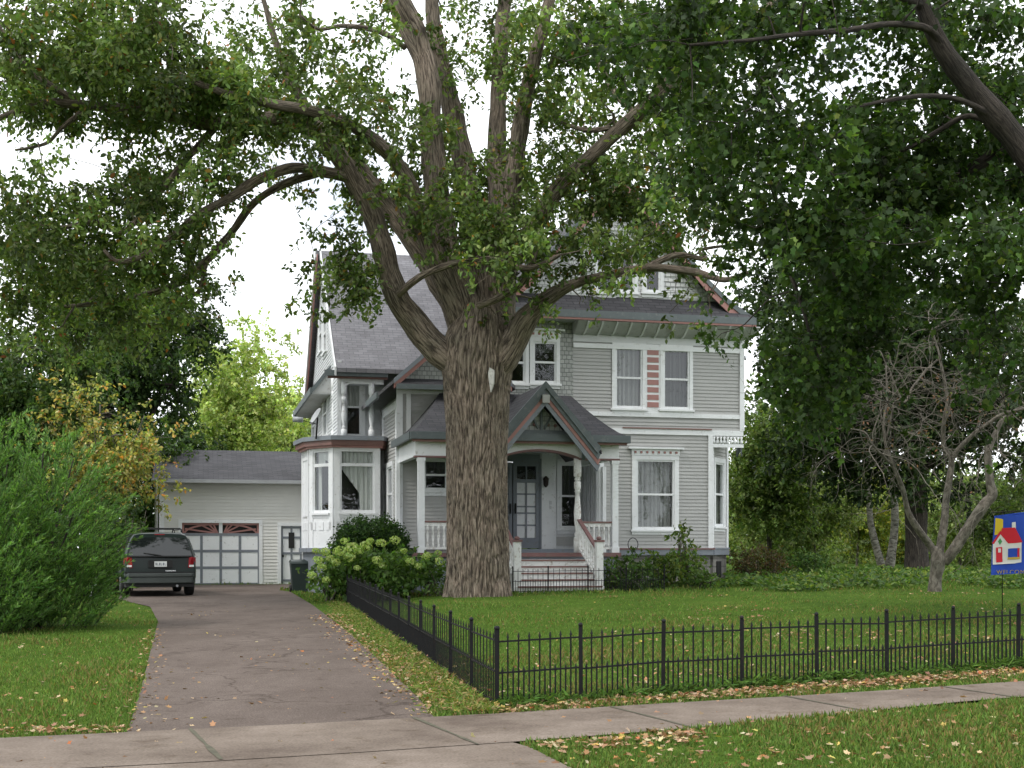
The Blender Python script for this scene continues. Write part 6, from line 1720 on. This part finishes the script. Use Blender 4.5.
bp = [(-0.93, 0.30), (-0.90, 0.06), (-0.80, -0.075), (0, -0.115), (0.80, -0.075), (0.90, 0.06), (0.93, 0.30)]
for z0_, z1_, s_ in ((0.34, 0.50, 0.99), (0.50, 0.60, 1.0)):
    mb.prism([(x * s_, y * s_ + (0.0 if z0_ > .4 else .02), z0_) for x, y in bp], (0, 0, z1_ - z0_ - 0.002))
bu = mb.build('rear_bumper', M['bumper'], van); bv = bu.modifiers.new('soft', 'BEVEL'); bv.width = 0.02; bv.segments = 2
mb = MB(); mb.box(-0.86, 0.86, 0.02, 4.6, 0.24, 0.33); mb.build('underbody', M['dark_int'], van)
mb = MB(); mb.tube([(0.42, -0.03, 0.27), (0.42, 0.5, 0.27)], 0.032, 10); mb.build('exhaust_pipe', M['metal_grey'], van)
mb = MB(); mb.bar((0.02, -0.03, 1.06), (-0.42, rear_off(1.12) - 0.035, 1.12), 0.018); mb.build('wiper', M['rubber'], van)
for s in (-1, 1):
    for y in (0.95, 3.85):
        m = MB(Matrix.Translation((s * 0.83, y, 0.325)) @ Matrix.Rotation(R(90), 4, 'Y'))
        m.lathe([(0.20, -0.11), (0.30, -0.11), (0.325, -0.08), (0.33, 0), (0.325, 0.08), (0.30, 0.11), (0.20, 0.11)], (0, 0, 0), 28)
        wh = m.build('wheel', M['rubber'], van)
        m = MB(Matrix.Translation((s * 0.83, y, 0.325)) @ Matrix.Rotation(R(90), 4, 'Y')); m.lathe([(0.02, -0.10), (0.19, -0.112), (0.21, 0), (0.19, 0.112), (0.02, 0.10)], (0, 0, 0), 20); m.build('rim', M['metal_grey'], wh)
    # side windows and pillars, rack rails, mirror
    for (ya, yb) in ((0.30, 1.15), (1.22, 2.15), (2.22, 3.15)):
        m = MB(); q = []
        for (y, z) in ((ya, 1.05), (yb, 1.05), (yb - (0.25 if yb > 3 else 0.02), 1.50), (ya + 0.10, 1.50)):
            h = vsec(min(y, 3.0)); x = h[5][0] + (h[7][0] - h[5][0]) * (z - 0.98) / 0.52 + 0.022; q.append((s * x, y, z))
        m.prism(q if s > 0 else q[::-1], (s * 0.006, 0, 0)); m.build('side_window', M['cglass'], van)
    m = MB(); m.tube([(s * 0.58, 0.35, 1.66), (s * 0.58, 0.45, 1.74), (s * 0.58, 2.6, 1.74), (s * 0.58, 2.75, 1.67)], 0.016, 8); m.build('rack_rail', M['rubber'], van)
    m = MB(); m.box(min(s * 0.93, s * 1.14), max(s * 0.93, s * 1.14), 3.15, 3.27, 1.02, 1.18); m.build('side_mirror', M['van'], van)
    m = MB(); m.box(min(s * 0.945, s * 0.925), max(s * 0.945, s * 0.925), 0.5, 4.2, 0.60, 0.68); m.build('side_moulding', M['bumper'], van)
    m = MB(); m.ball((s * 0.66, 4.66, 0.72), 0.16, 10, 6, (1, .5, .5)); m.build('headlight', M['plate'], van)
for y in (0.7, 2.3):
    m = MB(); m.tube([(-0.60, y, 1.66), (-0.58, y, 1.765), (0.58, y, 1.765), (0.60, y, 1.66)], 0.016, 8); m.build('rack_crossbar', M['rubber'], van)
mb = MB(); mb.bar((-0.13, rear_off(1.6) + 0.01, 1.60), (0.13, rear_off(1.6) + 0.01, 1.60), 0.025); mb.build('brake_lamp', M['redlens'], van)

# ================================================================== SMALL THINGS
# wheeled bin between garage door and bay
d = 37.2; q = P(300, 590, d); bx = q.x; zb_ = tz(bx, d)
binr = tag(empty('wheeled_bin', (bx, d, zb_), TH), 'dark green wheeled bin standing beside the bay window', 'bin')
mb = MB(); mb.hexa([(-.22, -.24, 0.05), (.22, -.24, 0.05), (.22, .24, 0.05), (-.22, .24, 0.05), (-.28, -.30, .82), (.28, -.30, .82), (.28, .30, .82), (-.28, .30, .82)]); mb.build('body', M['bin'], binr)
mb = MB(); mb.hexa([(-.30, -.33, .82), (.30, -.33, .82), (.30, .34, .86), (-.30, .34, .86), (-.26, -.28, .88), (.26, -.28, .88), (.26, .30, .93), (-.26, .30, .93)]); mb.build('lid', M['bin'], binr)
mb = MB(); mb.bar((-.26, .36, .84), (.26, .36, .84), .04); mb.build('handle', M['bin'], binr)
for s in (-1, 1):
    m = MB(Matrix.Translation((s * .25, .22, .10)) @ Matrix.Rotation(R(90), 4, 'Y')); m.lathe([(.02, -.03), (.1, -.03), (.1, .03), (.02, .03)], (0, 0, 0), 16); m.build('wheel', M['rubber'], binr)
# white board post by the bushes
q = P(93.5, 595, 32.5); zb_ = tz(q.x, 32.5)
bp_ = tag(empty('board_fence', (q.x, 32.5, zb_)), 'weathered white board standing between the feathery bush and the van', 'fence')
mb = MB(); mb.prism([(-.15, 0, -.05), (.12, 0, -.05), (.12, 0, .66), (.03, 0, .70), (-.15, 0, .50)], (0, .05, 0)); mb.build('board', M['wood'], bp_)
mb = MB(); mb.box(-.13, -.05, .052, .12, -.1, .60); mb.build('post', M['wood'], bp_)
# satellite dish on the bay roof
zs = zBD + 0.02
dd = 36.0; c = P(312, 422, dd)
dish = tag(empty('satellite_dish', P(316, 439, dd)), 'small pale satellite dish on a thin mast above the bay window', 'satellite dish')
o0 = P(316, 439, dd); axis = Vector((-0.75, -0.35, 0.45)).normalized()
rot = axis.to_track_quat('Z', 'Y').to_matrix().to_4x4(); ctr = P(317, 417, dd) - o0
m = MB(Matrix.Translation(ctr) @ rot)
n = 20; ringsd = []
for i in range(6):
    r_ = 0.30 * i / 5; ringsd.append([m.pt((r_ * math.cos(2 * math.pi * k / n) * 1.0, r_ * math.sin(2 * math.pi * k / n) * 0.85, r_ * r_ * 0.6)) for k in range(n)])
for a, b in zip(ringsd, ringsd[1:]):
    for k in range(n): m.face([a[k], a[(k + 1) % n], b[(k + 1) % n], b[k]], None, True)
di = m.build('reflector', M['metal_grey'], dish); so = di.modifiers.new('s', 'SOLIDIFY'); so.thickness = 0.012
m = MB(); m.tube([(0, 0, 0), ctr - axis * 0.02], 0.022, 8); m.build('mast', M['iron'], dish)
e_ = P(301, 420, dd - 0.3) - o0
m = MB(); m.tube([ctr - Vector((0, 0, .2)), (ctr - Vector((0, 0, .2))).lerp(e_, .5), e_], 0.012, 6); m.build('arm', M['iron'], dish)
m = MB(); m.tube([e_ + Vector((.05, 0, 0)), e_ - Vector((.22, 0.0, -.02))], 0.075, 12); m.build('receiver', M['metal_grey'], dish)
# hanging-basket stake
a_, _ = fac(633, 0, -2.2); stx = tag(empty('garden_stake', (P(633, 0, 34).x, 34, tz(P(633, 0, 34).x, 34))), 'thin black garden stake with a ring top in front of the ground floor wall', 'stake')
m = MB(); m.tube([(0, 0, -.1), (0, 0, .95)], .010, 6); m.build('rod', M['iron'], stx)
m = MB(); m.tube([(0.13 * math.sin(2 * math.pi * k / 20), 0, 1.12 - .17 * math.cos(2 * math.pi * k / 20)) for k in range(21)], .010, 6, False); m.build('ring', M['iron'], stx)

# ---- welcome flag
FD = 21.0
f0 = P(1004, 620, FD); fz_ = tz(f0.x, FD); fl = tag(empty('garden_flag', (f0.x, FD, fz_), R(-6)), 'blue garden flag with a little red roofed house and the word WELCOME', 'flag')
S_ = FD / F
def FX(px): return (px - 1004) * S_
def FZ(py): return ZC + (HY - py) * S_ - fz_
def fy(x, z): return 0.025 * math.sin(x * 9 + z * 2) + 0.012 * math.sin(z * 7 + 1)
def flagpoly(name, pts_, mat, lay, parent, sub=1):
    """flat cloth patch following the gentle ripple, triangulated on a fine grid"""
    xs_ = [p[0] for p in pts_]; zs_ = [p[1] for p in pts_]; m = MB(); n = 26; x0, x1, z0, z1 = min(xs_), max(xs_), min(zs_), max(zs_)
    # clip horizontal strips of the polygon
    for j in range(n):
        za, zb = z0 + (z1 - z0) * j / n, z0 + (z1 - z0) * (j + 1) / n
        def span(z):
            z = min(max(z, z0 + 1e-5), z1 - 1e-5); r = []
            for (ax, az2), (bx2, bz2) in zip(pts_, pts_[1:] + pts_[:1]):
                if (az2 > z) != (bz2 > z): r.append(ax + (bx2 - ax) * (z - az2) / (bz2 - az2))
            return (min(r), max(r)) if len(r) >= 2 else None
        sa, sb = span(za), span(zb)
        if not sa or not sb: continue
        for i in range(6):
            c_ = []
            for (s, z, t) in ((sa, za, i / 6), (sa, za, (i + 1) / 6), (sb, zb, (i + 1) / 6), (sb, zb, i / 6)):
                x = s[0] + (s[1] - s[0]) * t; c_.append((x, fy(x, z) - lay * 0.005, z))
            m.poly(c_)
    o = m.build(name, M[mat], parent); so = o.modifiers.new('s', 'SOLIDIFY'); so.thickness = 0.0015; return o
def Q(*a): return [(FX(x), FZ(y)) for x, y in a]
cloth = flagpoly('cloth', Q((991, 575), (1036, 573), (1036, 511), (995, 515)), 'f_blue', 0, fl)
flagpoly('yellow_patch', Q((995, 535), (1003, 534), (1003, 519), (996, 518)), 'f_yellow', 1, cloth)
flagpoly('house_wall', Q((993.0, 564.5), (1020.5, 563), (1020.5, 542), (1007, 542), (1000.5, 534), (993.5, 543.5)), 'f_white', 2, cloth)
flagpoly('chimney', Q((1011, 534), (1015, 534), (1014.5, 522), (1011, 522.5)), 'f_white', 2, cloth)
flagpoly('house_roof', Q((1000.5, 534), (1008, 543.5), (1021.5, 542.5), (1014, 527.5), (1002, 528)), 'f_red', 3, cloth)
flagpoly('gable_edge', Q((992.5, 543.5), (994.5, 544), (1001.5, 533), (1000.5, 530.5)), 'f_red', 3, cloth)
flagpoly('door', Q((996.5, 562.5), (1002.8, 562), (1002.5, 547), (996.5, 547.5)), 'f_red', 4, cloth)
flagpoly('door_light', Q((998.5, 552.5), (1001.2, 552.5), (1001.2, 548.5), (998.5, 548.5)), 'f_white', 5, cloth)
flagpoly('heart', Q((1000.3, 545), (1002.3, 541.5), (1000.3, 538), (998.3, 541.5)), 'f_green', 4, cloth)
flagpoly('window', Q((1008, 557.5), (1018.5, 557), (1018.5, 548), (1008, 548.5)), 'f_blue', 4, cloth)
flagpoly('flower_box', Q((1007.5, 559.5), (1018.8, 559), (1018.8, 556.8), (1007.5, 557.3)), 'f_gold', 5, cloth)
flagpoly('shutter', Q((1016.5, 557), (1018.5, 557), (1018.5, 548), (1016.5, 548)), 'f_red', 5, cloth)
tcu = bpy.data.curves.new('lettering', 'FONT'); tcu.body = 'WELCOME'; tcu.size = 0.094; tcu.align_x = 'CENTER'; tcu.extrude = 0.001; tcu.space_character = 1.12
to = bpy.data.objects.new('lettering', tcu); COL.objects.link(to); dg = bpy.context.evaluated_depsgraph_get()
me = bpy.data.meshes.new_from_object(to.evaluated_get(dg)); bpy.data.objects.remove(to)
for v in me.vertices:
    x, z = v.co.x + FX(1011.5), v.co.y + FZ(574.2) + 0.004; v.co = Vector((x, fy(x, z) - 0.022, z))
me.materials.clear(); me.materials.append(M['f_yellow']); lo = bpy.data.objects.new('lettering', me); COL.objects.link(lo); lo.parent = cloth
m = MB(); m.tube([(FX(1003.5), 0.07, -0.1), (FX(1003.5), 0.07, FZ(510))], .007, 6); m.tube([(FX(1003.5), 0.07, FZ(510)), (FX(1003.5), 0.02, FZ(510))], .007, 6); m.tube([(FX(990), 0.015, FZ(513)), (FX(1039), 0.015, FZ(509.5))], .007, 6); m.build('pole', M['iron'], fl)

# ================================================================== GRASS AND FALLEN LEAVES
def hard(x, y):
    if in_poly(x, y, DRIVE_POLY) or in_poly(x, y, SIDE_POLY) or in_poly(x, y, APRON_POLY): return True
    return False
HOUSE_AABB = []
def blades(name, label, n, y0_, y1_, px0, px1, h, pal, wts, seed, width=1.0):
    g = np.random.default_rng(seed)
    # density falls with distance: pick rows uniformly in picture height
    u = g.random(n); inv = 1 / y0_ + (1 / y1_ - 1 / y0_) * u; y = 1 / inv; px = g.uniform(px0, px1, n); x = (px - 512) * y / F
    keep = np.array([not hard(a, b) for a, b in zip(x, y)])
    x, y = x[keep], y[keep]
    bare = np.array([mnoise.noise(Vector((a * 1.9, b * 1.9, 8.1))) for a, b in zip(x, y)]); k2 = bare + g.normal(0, .12, len(x)) > -0.42; x, y = x[k2], y[k2]; n = len(x)
    z = np.array([tz(a, b) for a, b in zip(x, y)])
    patch = np.array([mnoise.noise(Vector((a * 0.7, b * 0.7, 3.3))) for a, b in zip(x, y)])
    size = g.uniform(h[0], h[1], n) * (1 + 0.7 * patch) 
    dirv = g.normal(0, 0.55, (n, 3)); dirv[:, 2] = 1.0
    nr_ = g.normal(0, 1, (n, 3)); nr_[:, 2] *= 0.3
    t = tints(n, pal, wts, 0.2, g); dry = (g.random(n) < (0.08 + 0.45 * np.clip(patch + 0.05, 0, 1))); t[dry] = np.array([0.24, 0.19, 0.08]) * g.uniform(.7, 1.2, (dry.sum(), 1))
    pos_ = np.stack([x, y, z - 0.005], 1)
    tm = (BLADE[0] * np.array([1, width, 1]), BLADE[1])
    o = leaves_obj(name, pos_, dirv, nr_, size, t, M['grassblade'], tm); tag(o, label, None, None, 'stuff')
GP = [(0.122, 0.196, 0.046), (0.092, 0.155, 0.037), (0.170, 0.240, 0.065)]
blades('grass', 'short green lawn grass with some dry blades', 190000, 7.2, 34, -60, 1100, (0.035, 0.065), GP, [4, 3, 2], 71, 1.4)
blades('grass', 'thin far lawn grass behind the house and fence', 45000, 30, 58, -60, 1120, (0.07, 0.12), GP, [4, 3, 2], 72, 2.2)
def litter(name, label, gens, seed, size=(0.05, 0.10), lift=0.012):
    g = np.random.default_rng(seed); X, Y = [], []
    for f_ in gens:
        a, b = f_(g); X.append(a); Y.append(b)
    x, y = np.concatenate(X), np.concatenate(Y); z = np.array([tz(a, b) for a, b in zip(x, y)]); n = len(x)
    z = z + lift + np.array([0.0 if hard(a, b) else 0.035 for a, b in zip(x, y)]) * g.random(n)
    pos_ = np.stack([x, y, z], 1); nr_ = g.normal(0, .33, (n, 3)); nr_[:, 2] = 1
    d_ = g.normal(0, 1, (n, 3)); d_[:, 2] *= 0.25
    o = leaves_obj(name, pos_, d_, nr_, g.uniform(*size, n), tints(n, [(0.32, 0.185, 0.095), (0.24, 0.145, 0.08), (0.42, 0.32, 0.20), (0.36, 0.12, 0.05), (0.42, 0.32, 0.09)], [4, 4, 3, .5, .8], 0.2, g), M['leaf_dry'], LEAF_LOBED)
    tag(o, label, None, None, 'stuff')
def along(n, p, q, w):
    p, q = np.array(p), np.array(q); dv = (q - p) / np.linalg.norm(q - p); nv = np.array([-dv[1], dv[0]])
    def f_(g):
        t = g.random(n); o_ = g.normal(0, w, n); c_ = p[None] + (q - p)[None] * t[:, None] + nv[None] * o_[:, None]
        return c_[:, 0], c_[:, 1]
    return f_
def area(n, y0_, y1_, px0, px1):
    def f_(g):
        u = g.random(n); y = 1 / (1 / y0_ + (1 / y1_ - 1 / y0_) * u); x = (g.uniform(px0, px1, n) - 512) * y / F; return x, y
    return f_
def spots(k, m, y0_, y1_, px0, px1, r):
    def f_(g):
        X, Y = [], []
        for i in range(k):
            y = 1 / g.uniform(1 / y1_, 1 / y0_); x = (g.uniform(px0, px1) - 512) * y / F; X.append(g.normal(x, r, m)); Y.append(g.normal(y, r, m))
        return np.concatenate(X), np.concatenate(Y)
    return f_
fcx, fex = fr[0], fr[-1]
litter('fallen_leaves', 'brown and yellow fallen leaves scattered over lawn, driveway edge and sidewalk', [
    along(1700, (fcx[0], fcx[1] - 0.32), (fr[7][0], fr[7][1] - 0.42), 0.11), along(520, (fr[3][0], fr[3][1] - 0.45), (fr[8][0], fr[8][1] - 0.55), 0.10),
    along(1300, gh(442, 716), gh(325, 615), 0.16), along(700, gh(475, 716), gh(400, 655), 0.22), along(240, gh(133, 730), gh(155, 630), 0.10), along(140, gh(0, 734), gh(130, 732), 0.07),
    along(240, gh(545, 752), gh(700, 736), 0.13), area(480, 7.4, 9.9, 500, 1080), area(260, 7.4, 30, -20, 160), area(650, 10.5, 30, 500, 1060), area(90, 9, 40, 140, 420), area(70, 7.6, 9.4, 0, 600),
    spots(40, 20, 10.5, 28, 600, 1050, 0.17), spots(10, 9, 12, 30, 180, 330, 0.2), spots(9, 12, 7.5, 9.5, 650, 1020, 0.10)], 81, (0.026, 0.055))
def weeds(n, g):
    t = g.random(n); y = 10.0 + 20 * t ** 1.6; x = np.array([xf(b) for b in y]) + g.normal(-0.25, 0.14, n) * 1.0; return x, y
cover('verge_weeds', 'ragged weeds and grass tufts along the foot of the side fence', weeds, 11000, (0.035, 0.085), [(0.12, 0.18, 0.04), (0.20, 0.20, 0.07), (0.30, 0.22, 0.10), (0.09, 0.15, 0.03)], [3, 2, 2.2, 3], (0.005, 0.075), 63, 'grassblade', LEAF_NARROW)
def weeds2(n, g):
    t = g.random(n); x = fr[0][0] + (fr[8][0] - fr[0][0]) * t; y = fr[0][1] + (fr[8][1] - fr[0][1]) * t + g.normal(-0.02, 0.09, n); return x, y
cover('verge_weeds', 'longer uncut grass under the pickets of the front fence', weeds2, 5200, (0.05, 0.12), [(0.07, 0.13, 0.03), (0.09, 0.16, 0.035), (0.05, 0.09, 0.02)], [3, 2, 2], (0.01, 0.12), 64, 'grassblade', LEAF_NARROW)
